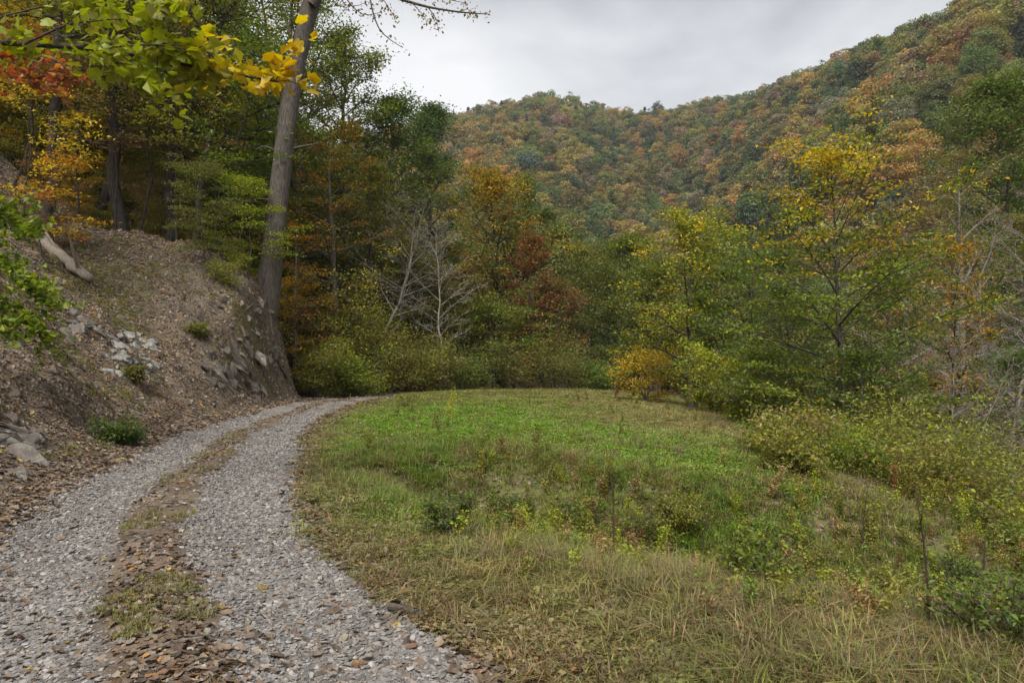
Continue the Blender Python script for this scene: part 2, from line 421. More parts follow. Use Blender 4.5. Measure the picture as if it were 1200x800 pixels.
tag(ground, 'leaf-strewn bank, grassy meadow and wooded slopes of the valley')

# ------------------------------------------------------------------ the gravel track
def road_frame(s):
    x = np.interp(s, RS, ROAD[:, 0]); y = np.interp(s, RS, ROAD[:, 1])
    dx_ = np.interp(s + 0.2, RS, ROAD[:, 0]) - np.interp(s - 0.2, RS, ROAD[:, 0]); dy_ = np.interp(s + 0.2, RS, ROAD[:, 1]) - np.interp(s - 0.2, RS, ROAD[:, 1])
    l = np.hypot(dx_, dy_)
    return x, y, dx_ / l, dy_ / l
def road_pt(s, w):
    x, y, ex, ey = road_frame(s)
    return x - ey * w, y + ex * w
def road_prof(w, x, y):
    """ruts under the wheels, hump between them"""
    rut = np.exp(-((np.abs(w) - 0.76) / 0.34) ** 2)
    return 0.012 - 0.055 * rut + 0.035 * np.exp(-(w / 0.3) ** 2) + 0.015 * fbm(x / 0.5, y / 0.5, 121, 3)
def road_wear(w, x, y):
    """1 on the bare gravel of the wheel tracks, 0 on the leafy strips"""
    n = 0.16 * fbm(x / 0.6, y / 0.6, 131, 4)
    aw = np.abs(w + n)
    left = ss(aw, 0.22, 0.42); outer = 1 - ss(aw, 1.18, 1.55)
    return left * outer
s0_, s1_ = 3.0, RS[-1] - 6
sarr = np.concatenate([np.arange(s0_, 34, 0.09), np.arange(34, s1_, 0.3)])
warr = np.linspace(-1.85, 1.85, 43)
SS_, WW_ = np.meshgrid(sarr, warr, indexing='ij')
rx_, ry_ = road_pt(SS_.ravel(), WW_.ravel()); rw = WW_.ravel()
rz_ = terr(rx_, ry_) + road_prof(rw, rx_, ry_) - 0.06 * ss(np.abs(rw), 1.5, 1.85)
wr = road_wear(rw, rx_, ry_)[:, None]
nn = np.clip(0.5 + fbm(rx_ / 0.25, ry_ / 0.25, 141, 3), 0, 1)[:, None]
rcol = wr * (np.array([0.185, 0.168, 0.15]) * (0.75 + 0.5 * nn)) + (1 - wr) * (np.array([0.15, 0.112, 0.078]) * (0.7 + 0.6 * nn))
m_ = len(warr); kk = (np.arange(len(sarr) - 1)[:, None] * m_ + np.arange(m_ - 1)[None, :]).ravel()
road = link('gravel_road', build_mesh('gravel_road', np.stack([rx_, ry_, rz_], 1), [np.stack([kk, kk + m_, kk + m_ + 1, kk + 1], 1)], M_ROADB, rcol), kind='structure')
tag(road, 'grey gravel track with two wheel ruts curving round the meadow')
# ------------------------------------------------------------------ tree builder
GOLD = 2.39996
def prof_round(u): return np.clip((1 - u), 0, 1) ** 0.55 * (u + 0.12) ** 0.35 / 0.62
def prof_cone(u): return np.clip(1.02 - u, 0, 1) ** 0.85 * (0.55 + 0.45 * ss(u, 0, 0.15))
def prof_flat(u): return 0.55 + 0.45 * np.sin(pi * np.clip(u, 0, 1) ** 0.8)
PROF = {'round': prof_round, 'cone': prof_cone, 'flat': prof_flat}
def bez(a, b, c, n):
    t = np.linspace(0, 1, n)[:, None]
    return (1 - t) ** 2 * a + 2 * t * (1 - t) * b + t * t * c
def unit(v): return v / (np.linalg.norm(v) + 1e-9)
def pick_cols(rng, pal, n):
    w = np.array([p[1] for p in pal], float); w /= w.sum()
    return np.array([p[0] for p in pal])[rng.choice(len(pal), n, p=w)]
def make_tree(name, seed, H, r0, cb=0.3, R=2.5, prof='round', nl=22, ns=6, nc=3, nleaf=9, ls=0.13, spread=0.28, flat=0.35, pal=None, top=None, topu=0.6,
              lean=(0, 0), bend=0.0, bark=(0.12, 0.10, 0.08), up=(0.15, 1.0), twigs=0, stems=None, droop=0.0, sides=8, jit=0.35, topthin=0.0, leafless=None, gap=0.0, azbias=None):
    """returns (wood mesh, leaf mesh or None); base at the origin"""
    rng = np.random.default_rng(seed)
    wood, fol = MB(), MB()
    pal = pal or [((1, 1, 1), 1)]
    stems = stems or [(0, 0, 1.0)]
    ctr, cu = [], []
    for (sx, sy, sh) in stems:
        n = 14; t = np.linspace(0, 1, n)
        P = np.zeros((n, 3)); h = H * sh
        P[:, 2] = t * h
        wob = np.cumsum(rng.normal(size=(n, 2)), 0) * 0.012 * h * bend
        P[:, 0] = (lean[0] + sx) * t * h + wob[:, 0]; P[:, 1] = (lean[1] + sy) * t * h + wob[:, 1]
        P[:, :2] -= P[0, :2]
        rad = r0 * sh * ((1 - t) ** 0.85 * 0.93 + 0.05) * (1 + 0.5 * np.exp(-t * h / (2.2 * r0 + 0.05)))
        P[0, 2] = -0.35 * min(1, r0 * 5) - 0.1
        tube(wood, P, rad, sides, bark, rng=rng, lump=0.04)
        for i in range(int(nl * sh)):
            u = (i + rng.uniform(0.1, 0.9)) / max(1, int(nl * sh))
            tt = cb + (1 - cb) * u ** 0.9 * 0.97
            p0 = np.array([np.interp(tt, t, P[:, k]) for k in range(3)]); rt = np.interp(tt, t, rad)
            az = i * GOLD + rng.normal() * 0.4
            if azbias is not None and rng.random() < azbias[1]: az = azbias[0] + rng.normal() * 0.6
            ln = R * sh * PROF[prof](u) * rng.uniform(1 - jit, 1 + jit * 0.6)
            el = up[0] + (up[1] - up[0]) * u + rng.normal() * 0.12
            d = np.array([cos(az) * cos(el), sin(az) * cos(el), sin(el)])
            mid = p0 + d * ln * 0.5 + np.array([0, 0, 0.06 * ln])
            end = p0 + d * ln + np.array([0, 0, (0.10 - droop) * ln]) + rng.normal(size=3) * 0.06 * ln
            LP = bez(p0, mid, end, 6)
            lr = min(rt * 0.55, 0.012 * ln + 0.32 * rt + 0.004)
            tube(wood, LP, lr * np.linspace(1, 0.22, 6), 5, bark, cap=False)
            if rng.random() < gap: continue
            for j in range(ns):
                f = 0.25 + 0.75 * (j + rng.uniform(0.2, 0.9)) / ns
                q0 = LP[0] * 0 + np.array([np.interp(f, np.linspace(0, 1, 6), LP[:, k]) for k in range(3)])
                side = (1 if j % 2 else -1)
                a2 = az + side * rng.uniform(0.4, 1.15); e2 = el * 0.5 + rng.normal() * 0.25 - droop
                sl = ln * rng.uniform(0.22, 0.48) * (1.15 - 0.5 * f) + 0.12
                d2 = np.array([cos(a2) * cos(e2), sin(a2) * cos(e2), sin(e2)])
                q1 = q0 + d2 * sl + np.array([0, 0, 0.05 * sl])
                tube(wood, np.stack([q0, (q0 + q1) / 2 + rng.normal(size=3) * 0.04 * sl, q1]), lr * np.array([0.4, 0.28, 0.12]) + 0.002, 4, bark, cap=False)
                for w in range(twigs):
                    f3 = rng.uniform(0.2, 1); b0 = q0 + (q1 - q0) * f3
                    d3 = unit(d2 + rng.normal(size=3) * 0.55 + np.array([0, 0, 0.25])); tl = sl * rng.uniform(0.25, 0.6)
                    b1 = b0 + d3 * tl
                    tube(wood, np.stack([b0, (b0 + b1) / 2 + rng.normal(size=3) * 0.05 * tl, b1]), lr * np.array([0.2, 0.14, 0.07]) + 0.0015, 3, bark, cap=False)
                    for w2 in range(2 if twigs > 2 else 0):
                        f4 = rng.uniform(0.3, 1); c0 = b0 + (b1 - b0) * f4
                        c1 = c0 + unit(d3 + rng.normal(size=3) * 0.6) * tl * rng.uniform(0.3, 0.7)
                        tube(wood, np.stack([c0, c1]), np.array([0.003, 0.0015]) * (1 + 12 * r0), 3, bark, cap=False)
                for c in range(nc):
                    fc = 0.2 + 0.85 * (c + rng.uniform(0, 1)) / nc
                    ctr.append(q0 + (q1 - q0) * fc); cu.append(u)
    lm = None
    if nleaf and ctr:
        ctr = np.array(ctr); cu = np.array(cu)
        if leafless is not None:
            keep = rng.random(len(ctr)) > leafless
            ctr, cu = ctr[keep], cu[keep]
        if topthin:
            keep = rng.random(len(ctr)) > topthin * ss(cu, topu - 0.1, topu + 0.1); ctr, cu = ctr[keep], cu[keep]
        ccol = pick_cols(rng, pal, len(ctr))
        if top:
            m = rng.random(len(ctr)) < ss(cu + rng.normal(size=len(cu)) * 0.1, topu - 0.15, topu + 0.15)
            ccol = np.where(m[:, None], pick_cols(rng, top, len(ctr)), ccol)
        ccol = ccol * rng.uniform(0.78, 1.22, (len(ctr), 1))
        n = rng.poisson(nleaf, len(ctr)) + 1
        idx = np.repeat(np.arange(len(ctr)), n)
        C = ctr[idx] + rng.normal(size=(len(idx), 3)) * spread * np.array([1, 1, flat])
        nr = rng.normal(size=(len(idx), 3)) * 0.55 + np.array([0, 0, 1.0])
        cc = ccol[idx] * rng.uniform(0.75, 1.25, (len(idx), 1)) * (1 + 0.06 * rng.normal(size=(len(idx), 3)))
        leaves(fol, C, nr, ls * rng.uniform(0.65, 1.3, len(idx)), np.clip(cc, 0.004, 1), rng)
        lm = fol.mesh(name + '_leaves', M_LEAF, smooth=False)
    return wood.mesh(name + '_wood', M_BARK), lm
def place_tree(name, meshes, loc, label, cat='tree', group=None, rz=0.0, sc=1.0, tint=None, barktint=None, crown='crown', trunk='trunk'):
    e = empty(name, loc, label, cat, group, rz); e.scale = (sc, sc, sc) if np.isscalar(sc) else sc
    w = link(trunk, meshes[0], e)
    if barktint is not None: w.color = (*barktint, 1)
    if meshes[1] is not None:
        c = link(crown, meshes[1], e)
        if tint is not None: c.color = (*tint, 1)
    return e

# leaf colours (albedo)
K = dict(green=(0.118, 0.17, 0.024), dgreen=(0.088, 0.13, 0.032), lime=(0.24, 0.275, 0.024), olive=(0.15, 0.155, 0.035), yolive=(0.22, 0.21, 0.035), gold=(0.42, 0.27, 0.02),
         yellow=(0.58, 0.44, 0.04), orange=(0.40, 0.17, 0.02), rust=(0.27, 0.11, 0.045), red=(0.30, 0.085, 0.04), brown=(0.20, 0.115, 0.045), tan=(0.28, 0.20, 0.09), bluegreen=(0.095, 0.14, 0.058))
for k_ in K: K[k_] = tuple(1.1 * v_ for v_ in K[k_])
def pal(**kw): return [(K[k], w) for k, w in kw.items()]

# ------------------------------------------------------------------ forest of the hillsides: crowns of many clumps
def make_hill_crown(name, seed, conif=False, nlobe=26, nq=1700, q=0.42, W=3.6, Hh=5.0):
    rng = np.random.default_rng(seed); mb = MB()
    u = rng.random(nlobe)
    if conif:
        z = Hh * (0.1 + 1.9 * u); rr = W * 0.8 * (1 - u) ** 0.8 * np.sqrt(rng.uniform(0.3, 1, nlobe)); lr = W * (0.42 - 0.26 * u)
    else:
        th = np.arccos(rng.uniform(-0.75, 1, nlobe)); r = rng.uniform(0.45, 0.85, nlobe)
        z = Hh * (1 + np.cos(th) * r); rr = W * np.sin(th) * r; lr = W * rng.uniform(0.26, 0.44, nlobe)
    a = rng.uniform(0, 2 * pi, nlobe)
    C = np.stack([rr * np.cos(a), rr * np.sin(a), z], 1)
    lb = rng.uniform(0.78, 1.25, nlobe)
    idx = rng.integers(0, nlobe, nq)
    d = rng.normal(size=(nq, 3)); d /= np.linalg.norm(d, axis=1)[:, None]; d[:, 2] = np.where(d[:, 2] < -0.35, -d[:, 2], d[:, 2])
    P = C[idx] + d * (lr[idx] * rng.uniform(0.6, 1.12, nq))[:, None] * np.array([1, 1, 0.8])
    nr = d + rng.normal(size=(nq, 3)) * 0.5 + np.array([0, 0, 0.5])
    c = np.ones((nq, 3)) * lb[idx][:, None] * rng.uniform(0.7, 1.3, (nq, 1)) * (1 + 0.07 * rng.normal(size=(nq, 3)))
    leaves(mb, P, nr, q * rng.uniform(0.6, 1.3, nq), c, rng, aspect=0.75)
    return mb.mesh(name, M_LEAF, smooth=False)
def make_hill_trunk(name, seed, conif=False, H=12):
    rng = np.random.default_rng(seed); mb = MB()
    P = np.stack([rng.normal(0, 0.06, 7).cumsum(), rng.normal(0, 0.06, 7).cumsum(), np.linspace(-1.5, H * 0.85, 7)], 1)
    tube(mb, P, np.linspace(0.2, 0.05, 7), 5, (0.16, 0.14, 0.12))
    for k in range(7):
        h = rng.uniform(0.35, 0.8) * H; a = rng.uniform(0, 2 * pi); l = rng.uniform(1.2, 2.6)
        p0 = np.array([np.interp(h, P[:, 2], P[:, 0]), np.interp(h, P[:, 2], P[:, 1]), h])
        tube(mb, np.stack([p0, p0 + np.array([cos(a) * l, sin(a) * l, l * 0.7])]), np.array([0.07, 0.02]), 4, (0.16, 0.14, 0.12))
    return mb.mesh(name, M_BARK)
HC = []   # (crown mesh fine, crown mesh coarse, trunk mesh), crown base sits at crown_z
CROWNZ = 3.6
for i in range(6):
    con = i == 5
    fine = make_hill_crown('hill_crown_fine', 900 + i, con, 34 if not con else 46, 5200, 0.26, 3.3 if not con else 2.6)
    coarse = make_hill_crown('hill_crown', 900 + i, con, 30, 1500, 0.48, 3.3 if not con else 2.6)
    for m in (fine, coarse):
        m.transform(__import__('mathutils').Matrix.Translation((0, 0, CROWNZ - (1.5 if con else 0))))
    HC.append((fine, coarse, make_hill_trunk('hill_trunk', 950 + i, con)))
HK = [('dark green', (0.082, 0.112, 0.045)), ('green', (0.125, 0.152, 0.048)), ('olive green', (0.185, 0.175, 0.056)), ('golden olive', (0.27, 0.215, 0.062)),
      ('orange-brown', (0.33, 0.215, 0.072)), ('rust-coloured', (0.28, 0.175, 0.078)), ('greyish brown', (0.215, 0.175, 0.105)), ('blue-green', (0.085, 0.115, 0.068))]
rng = np.random.default_rng(7)
def jitter_grid(x0, x1, y0, y1, st):
    a, b = np.meshgrid(np.arange(x0, x1, st), np.arange(y0, y1, st))
    a = a.ravel() + rng.uniform(-0.45, 0.45, a.size) * st; b = b.ravel() + rng.uniform(-0.45, 0.45, b.size) * st
    return a, b
hx, hy = [], []
for (x0, x1, y0, y1, st) in ((-90, 130, 62, 150, 5.2), (-140, 260, 150, 330, 6.8), (-260, 330, 330, 640, 7.4)):
    a, b = jitter_grid(x0, x1, y0, y1, st); hx.append(a); hy.append(b)
hx = np.concatenate(hx); hy = np.concatenate(hy); hzz = terr(hx, hy)
pxx, pyy, dep = project(np.stack([hx, hy, hzz + 7], 1))
keep = (pxx > -140) & (pxx < 1340) & (pyy > -200)
# skip slopes turned away behind the crests
zb = terr(hx * 0.97, hy * 0.97 - 1); zr = (hzz + 12 - CAMZ) / hy
for f in (0.93, 0.86, 0.78, 0.7):
    keep &= ~(((terr(hx * f, hy * f) + 3 - CAMZ) / (hy * f)) > zr + 0.01)
hx, hy, hzz, pxx, pyy, dep = [v[keep] for v in (hx, hy, hzz, pxx, pyy, dep)]
nh = len(hx)
# species patches
pn = fbm(hx / 40, hy / 40, 201, 3); pm = fbm(hx / 18 + 7, hy / 22, 211, 3)
pr = rng.random(nh)
nearh = ss(150 - dep, 0, 50)
wts = np.stack([0.9 + 1.4 * pn, 1.3 + 0.8 * pn, 1.5 + 0 * pn, 1.4 - 1.0 * pn, 0.7 - 1.4 * pn + 0.7 * pm, 0.12 - 0.6 * pn, 0.8 - 0.8 * pm, 0.6 + 1.6 * pm], 1).clip(0.05) * (1 + nearh[:, None] * np.array([0.6, 0.8, 0.5, -0.2, -0.75, -0.85, 0.3, 0.2]))
hk = (wts.cumsum(1) / wts.sum(1)[:, None] < pr[:, None]).sum(1).clip(0, 7)
shape = rng.integers(0, 5, nh); shape = np.where(((hk == 7) & (rng.random(nh) < 0.75)) | ((hk == 0) & (rng.random(nh) < 0.3)), 5, shape)
hs = rng.uniform(0.72, 1.28, nh) * np.where(dep < 100, 1.0, 1.42) * (1 + 0.03 * (hy > 330))
hrz = rng.uniform(0, 2 * pi, nh)
tints = np.array([c for _, c in HK])[hk] * rng.uniform(0.8, 1.2, (nh, 1)) * (1 + 0.08 * rng.normal(size=(nh, 3))) * 1.15
# individuals: the 300 that show largest above the trees in front
SKY_L = np.array([(-200, -300), (380, -100), (470, 60), (520, 120), (545, 205), (640, 225), (700, 275), (760, 285), (830, 268), (900, 300), (925, 230), (990, 185), (1060, 250), (1100, 300), (1200, 230), (1400, 230)], float)
vis = pyy < np.interp(pxx, SKY_L[:, 0], SKY_L[:, 1]) + 12
vis &= (pxx > 0) & (pxx < 1200) & (pyy > -20)
order = np.argsort(np.where(vis, dep / hs, 1e9))
NIND = 290
ind = order[:NIND]
isind = np.zeros(nh, bool); isind[ind] = True
def Rcrest(y): return 116 + 0.228 * (y - 248)
def hill_side(x, y): return 'steep valley side right of the meadow' if x > 0.16 * y + 8 else ('mountain at the head of the valley' if y > 210 else ('slope behind the road bend' if x < -0.06 * y else 'valley floor beyond the meadow'))
for i in ind:
    kname = HK[hk[i]][0]; con = shape[i] == 5
    sidew = hill_side(hx[i], hy[i])
    what = 'evergreen' if con else 'round tree'
    if sidew.startswith('steep'): plc = 'in the wood on the steep valley side beyond the young trees'
    elif sidew.startswith('mountain'): plc = 'in the wood on the mountain closing the valley'
    elif sidew.startswith('slope'): plc = 'high on the slope beyond the road bend'
    else: plc = 'in the wood on the valley floor beyond the meadow'
    d2 = (hx - hx[i]) ** 2 + (hy - hy[i]) ** 2; d2[i] = 1e9; nb = HK[hk[int(np.argmin(d2))]][0]
    el = hzz[i] / max(20, (Rcrest(hy[i]) if sidew.startswith('steep') else 190))
    zone = 'low on' if el < 0.3 else ('halfway up' if el < 0.68 else 'near the crest of')
    big = 'small ' if hs[i] < 0.86 else ('large ' if hs[i] > 1.14 else '')
    plc = f'{zone} the wooded valley side' if sidew.startswith('steep') else (f'{zone} the wooded mountain' if sidew.startswith('mountain') else ('on the slope past the road bend' if sidew.startswith('slope') else 'on the wooded valley floor'))
    lab = f'{big}{kname} {what} {plc}, beside {nb} one'.replace('round tree near the crest', 'tree near the crest')
    e = empty('evergreen_tree' if con else 'woodland_tree', (hx[i], hy[i], hzz[i] - 0.4), lab, 'tree', f'{what}s {plc}', hrz[i])
    e.scale = (hs[i],) * 3
    link('trunk', HC[shape[i]][2], e)
    c = link('crown', HC[shape[i]][0 if dep[i] < 190 else 1], e); c.color = (*tints[i], 1)

# ------------------------------------------------------------------ scatter of uncountable stuff with geometry nodes
def scatter(name, P, rot, scl, pick, tint, protos, mat, label, cat=None, parent=None):
    me = bpy.data.meshes.new(name); n = len(P)
    me.vertices.add(n); me.vertices.foreach_set('co', np.asarray(P, np.float32).ravel())
    for nm, ty, v, key in (('rot', 'FLOAT_VECTOR', rot, 'vector'), ('scl', 'FLOAT_VECTOR', scl, 'vector')):
        a = me.attributes.new(nm, ty, 'POINT'); a.data.foreach_set(key, np.asarray(v, np.float32).ravel())
    a = me.attributes.new('pick', 'INT', 'POINT'); a.data.foreach_set('value', np.asarray(pick, np.int32))
    a = me.attributes.new('tint', 'FLOAT_COLOR', 'POINT'); a.data.foreach_set('color', np.hstack([tint, np.ones((n, 1))]).astype(np.float32).ravel())
    o = link(name, me, parent, None, label, cat, None, 'stuff')
    pc = bpy.data.collections.new(name + '_pieces')
    for i, pmesh in enumerate(protos): pc.objects.link(bpy.data.objects.new(f'{name}_piece_{i:02d}', pmesh))
    g = bpy.data.node_groups.new(name + '_scatter', 'GeometryNodeTree')
    g.interface.new_socket('Geometry', in_out='INPUT', socket_type='NodeSocketGeometry'); g.interface.new_socket('Geometry', in_out='OUTPUT', socket_type='NodeSocketGeometry')
    gi = g.nodes.new('NodeGroupInput'); go = g.nodes.new('NodeGroupOutput')
    ci = g.nodes.new('GeometryNodeCollectionInfo'); ci.inputs['Collection'].default_value = pc; ci.inputs['Separate Children'].default_value = True; ci.inputs['Reset Children'].default_value = True
    ip = g.nodes.new('GeometryNodeInstanceOnPoints'); ip.inputs['Pick Instance'].default_value = True
    def na(nm, ty):
        x = g.nodes.new('GeometryNodeInputNamedAttribute'); x.data_type = ty; x.inputs['Name'].default_value = nm
        return x.outputs['Attribute']
    L(g, gi.outputs[0], ip.inputs['Points']); L(g, ci.outputs[0], ip.inputs['Instance'])
    L(g, na('pick', 'INT'), ip.inputs['Instance Index']); L(g, na('rot', 'FLOAT_VECTOR'), ip.inputs['Rotation']); L(g, na('scl', 'FLOAT_VECTOR'), ip.inputs['Scale'])
    sm = g.nodes.new('GeometryNodeSetMaterial'); sm.inputs['Material'].default_value = mat
    L(g, ip.outputs[0], sm.inputs['Geometry']); L(g, sm.outputs[0], go.inputs[0])
    md = o.modifiers.new('scatter', 'NODES'); md.node_group = g
    return o
def zrot(n, rg, tilt=0.0): return np.stack([rg.normal(0, tilt, n) if tilt else np.zeros(n), rg.normal(0, tilt, n) if tilt else np.zeros(n), rg.uniform(0, 2 * pi, n)], 1)
rest = np.where(~isind)[0]
hfar = dep[rest] > 150
scatter('hillside_forest', np.stack([hx[rest], hy[rest], hzz[rest] - 0.4], 1), np.stack([0 * rest, 0 * rest, hrz[rest]], 1), np.repeat(hs[rest][:, None], 3, 1),
        shape[rest] + np.where(hfar, 0, 6), tints[rest], [h[1] for h in HC] + [h[0] for h in HC], M_LEAFI, 'dense autumn forest covering the far mountain and valley sides')
rt_ = rest[(dep[rest] < 700)]
scatter('hillside_trunks', np.stack([hx[rt_], hy[rt_], hzz[rt_] - 0.4], 1), np.stack([0 * rt_, 0 * rt_, hrz[rt_]], 1), np.repeat(hs[rt_][:, None], 3, 1),
        shape[rt_], np.ones((len(rt_), 3)), [h[2] for h in HC], M_BARKI, 'grey trunks standing within the dense far forest')
print('hill trees', nh)
# ------------------------------------------------------------------ trees and shrubs one by one
def T(name, seed, px, Y, ytop, wpx, label, cat='tree', group=None, sink=0.0, **kw):
    loc = at(px, Y); H = at(px, Y, ytop)[2] - loc[2]
    kw.setdefault('R', wpx / 2 / F * Y)
    kw.setdefault('r0', 0.014 * H + 0.02)
    bt = kw.pop('barktint', None)
    return place_tree(name, make_tree(name, seed, H, **kw), (loc[0], loc[1], loc[2] - sink), label, cat, group, barktint=bt)
dense = dict(nl=30, ns=8, nc=4, nleaf=11)
# beyond the nose of the bank, along the bend
T('broadleaf_tree', 1, 402, 47, 38, 150, 'tall green broadleaf tree rising behind the big leaning trunk', pal=pal(green=4, olive=3, lime=1, tan=0.5), cb=0.18, ls=0.2, spread=0.42, bend=0.6, nl=36, ns=8, nc=4, nleaf=13, jit=0.5)
T('broadleaf_tree', 2, 458, 50, 118, 130, 'dense blue-green tree with rounded top beside the tallest green tree', pal=pal(bluegreen=3, green=4, olive=2), cb=0.10, ls=0.21, spread=0.5, nl=40, ns=9, nc=4, nleaf=15)
T('broadleaf_tree', 3, 503, 55, 122, 105, 'dark blue-green dense tree at the end of the green row', pal=pal(bluegreen=4, dgreen=2, green=2), cb=0.06, ls=0.21, spread=0.5, nl=42, ns=9, nc=4, nleaf=15)
T('broadleaf_tree', 4, 352, 45, -70, 190, 'tall lime-tinged green tree directly behind the big leaning trunk', pal=pal(green=4, olive=3, lime=2, gold=0.5), cb=0.2, ls=0.2, spread=0.45, nl=38, ns=8, nc=4, nleaf=13, bend=0.6)
T('broadleaf_tree', 5, 388, 39, 150, 165, 'orange and gold tree with layered branches right of the big leaning trunk', sink=0.2, pal=pal(gold=3, orange=2, yolive=3, olive=3, brown=1), cb=0.12, ls=0.15, spread=0.3, flat=0.22, nl=30, ns=7, nc=4, nleaf=9, bend=0.8, up=(0.0, 0.8))
T('sapling', 6, 346, 36, 262, 120, 'small orange-leaved sapling at the foot of the big leaning trunk', pal=pal(orange=4, gold=3, yolive=1.5, rust=0.6), cb=0.1, ls=0.14, spread=0.25, flat=0.2, nl=18, ns=6, nc=3, nleaf=7, up=(0.0, 0.7))
T('broadleaf_tree', 7, 432, 42, 195, 120, 'olive green tree behind the bare leaning tree', pal=pal(olive=4, yolive=2, green=2, tan=0.6), cb=0.1, ls=0.16, spread=0.34, **dense)
T('bare_tree', 8, 438, 38.5, 228, 110, 'dark bare leaning tree with a thin pale second stem on the scrub slope', lean=(0.22, 0), stems=[(0.10, 0, 1.0), (-0.04, 0.1, 0.97)], nleaf=3, leafless=0.75, twigs=3, ls=0.11, spread=0.2, pal=pal(yolive=2, lime=1), cb=0.35, bark=(0.19, 0.165, 0.14), nl=20, ns=5, nc=1, r0=0.12, bend=1.0, up=(0.5, 0.9))
T('bare_tree', 9, 518, 41.5, 262, 100, 'pale grey leafless tree with upright twigs left of the golden tree', nleaf=2, leafless=0.9, twigs=4, ls=0.1, pal=pal(tan=1), cb=0.15, bark=(0.42, 0.38, 0.33), nl=28, ns=6, nc=1, r0=0.075, bend=0.8, up=(0.4, 0.9))
T('broadleaf_tree', 10, 588, 50, 216, 165, 'golden olive tree with a dark slanting limb beyond the road bend', pal=pal(gold=2.5, yolive=4, olive=4, orange=1, green=1), top=pal(gold=3, orange=1.5, yolive=2), topu=0.75, cb=0.12, ls=0.2, spread=0.4, nl=38, ns=8, nc=4, nleaf=13, bark=(0.06, 0.05, 0.04), bend=1.2)
T('maple_tree', 11, 622, 47.5, 280, 78, 'slim red-leaved maple beside the golden olive tree', pal=pal(red=3, rust=3, brown=2, olive=2.5), cb=0.12, ls=0.17, spread=0.3, nl=30, ns=7, nc=3, nleaf=9)
T('maple_tree', 12, 655, 48, 340, 90, 'low rusty brown maple right of the red maple', pal=pal(rust=2, brown=3, olive=4, tan=1), cb=0.08, ls=0.17, spread=0.32, nl=26, ns=7, nc=3, nleaf=9)
T('broadleaf_tree', 13, 575, 45, 366, 150, 'low bright green tree in front of the golden olive tree', pal=pal(green=4, lime=2, olive=3, yolive=1), cb=0.05, ls=0.17, spread=0.32, flat=0.25, nl=26, ns=7, nc=4, nleaf=10, up=(0.0, 0.8))
T('evergreen_tree', 14, 615, 64, 200, 80, 'dark green evergreen standing behind the golden olive tree', pal=pal(dgreen=4, bluegreen=2), cb=0.1, ls=0.2, spread=0.45, nl=36, ns=7, nc=4, nleaf=12, prof='cone')
T('broadleaf_tree', 15, 643, 61, 250, 105, 'grey-green tree behind the slim red maple', pal=pal(bluegreen=3, olive=4, green=2, tan=0.6), cb=0.1, ls=0.2, spread=0.42, nl=34, ns=8, nc=4, nleaf=12)
T('broadleaf_tree', 16, 690, 57, 298, 110, 'olive green tree right of the rusty maple', pal=pal(olive=5, yolive=1.5, green=2, brown=0.7), cb=0.06, ls=0.19, spread=0.4, nl=34, ns=8, nc=4, nleaf=12)
T('broadleaf_tree', 17, 736, 51, 286, 120, 'olive-green tree with a dark trunk behind the yellow bush', pal=pal(green=4, olive=4, yolive=1), cb=0.10, ls=0.18, spread=0.38, nl=36, ns=8, nc=4, nleaf=12, bark=(0.05, 0.042, 0.036))
T('broadleaf_tree', 18, 540, 46.5, 322, 110, 'brownish olive tree behind the pale leafless tree', pal=pal(olive=3, brown=2, tan=1, yolive=2), cb=0.08, ls=0.17, spread=0.34, **dense)
T('broadleaf_tree', 19, 478, 44, 300, 110, 'dull olive young tree between the two bare trees', pal=pal(olive=4, brown=2, green=2), cb=0.06, ls=0.17, spread=0.34, **dense)
T('broadleaf_tree', 20, 772, 46, 318, 110, 'mid green tree behind the young lime-coloured tree', pal=pal(green=3, olive=4, yolive=1), cb=0.08, ls=0.18, spread=0.38, nl=34, ns=8, nc=4, nleaf=12)
T('broadleaf_tree', 33, 845, 50, 322, 130, 'dark olive tree behind the two young trees at the meadow edge', pal=pal(dgreen=3, olive=3, green=2), cb=0.05, ls=0.2, spread=0.42, nl=34, ns=8, nc=4, nleaf=12)
T('broadleaf_tree', 34, 915, 52, 300, 150, 'dark green spreading tree behind the tallest young tree', pal=pal(dgreen=5, olive=2), cb=0.05, ls=0.2, spread=0.45, nl=36, ns=8, nc=4, nleaf=12)
# young trees along the edge of the meadow
T('young_tree', 21, 812, 31, 262, 140, 'young lime and yellow tree with slender trunk at the meadow edge', pal=pal(lime=5, yolive=3, yellow=2, green=1), cb=0.12, ls=0.14, spread=0.24, nl=34, ns=7, nc=4, nleaf=9, bend=0.6, jit=0.5, up=(0.2, 1.1), bark=(0.10, 0.085, 0.07))
T('young_tree', 22, 864, 29, 308, 125, 'young bushy green tree between the lime tree and the tallest young tree', pal=pal(green=5, lime=1.5, olive=2), cb=0.12, ls=0.12, spread=0.23, nl=28, ns=6, nc=3, nleaf=8, bend=1.0, stems=[(0.05, 0, 1.0), (-0.2, 0.1, 0.8)], jit=0.5)
T('young_tree', 23, 978, 21, 182, 225, 'tallest young tree, green below with a sparse yellow top', pal=pal(green=4, lime=3, olive=1.5), top=pal(yellow=3, gold=2, lime=1.5, yolive=1), topu=0.58, topthin=0.62, cb=0.08, ls=0.125, spread=0.22, flat=0.22, nl=42, ns=9, nc=4, nleaf=12, bend=0.4, jit=0.5, up=(0.0, 0.95), R=3.5, bark=(0.07, 0.06, 0.05), r0=0.095)
T('young_tree', 24, 925, 25.5, 345, 140, 'rounded green young tree leaning against the tallest young tree', pal=pal(green=2, dgreen=4, olive=2, gold=0.3), cb=0.05, ls=0.12, spread=0.24, nl=26, ns=7, nc=3, nleaf=9)
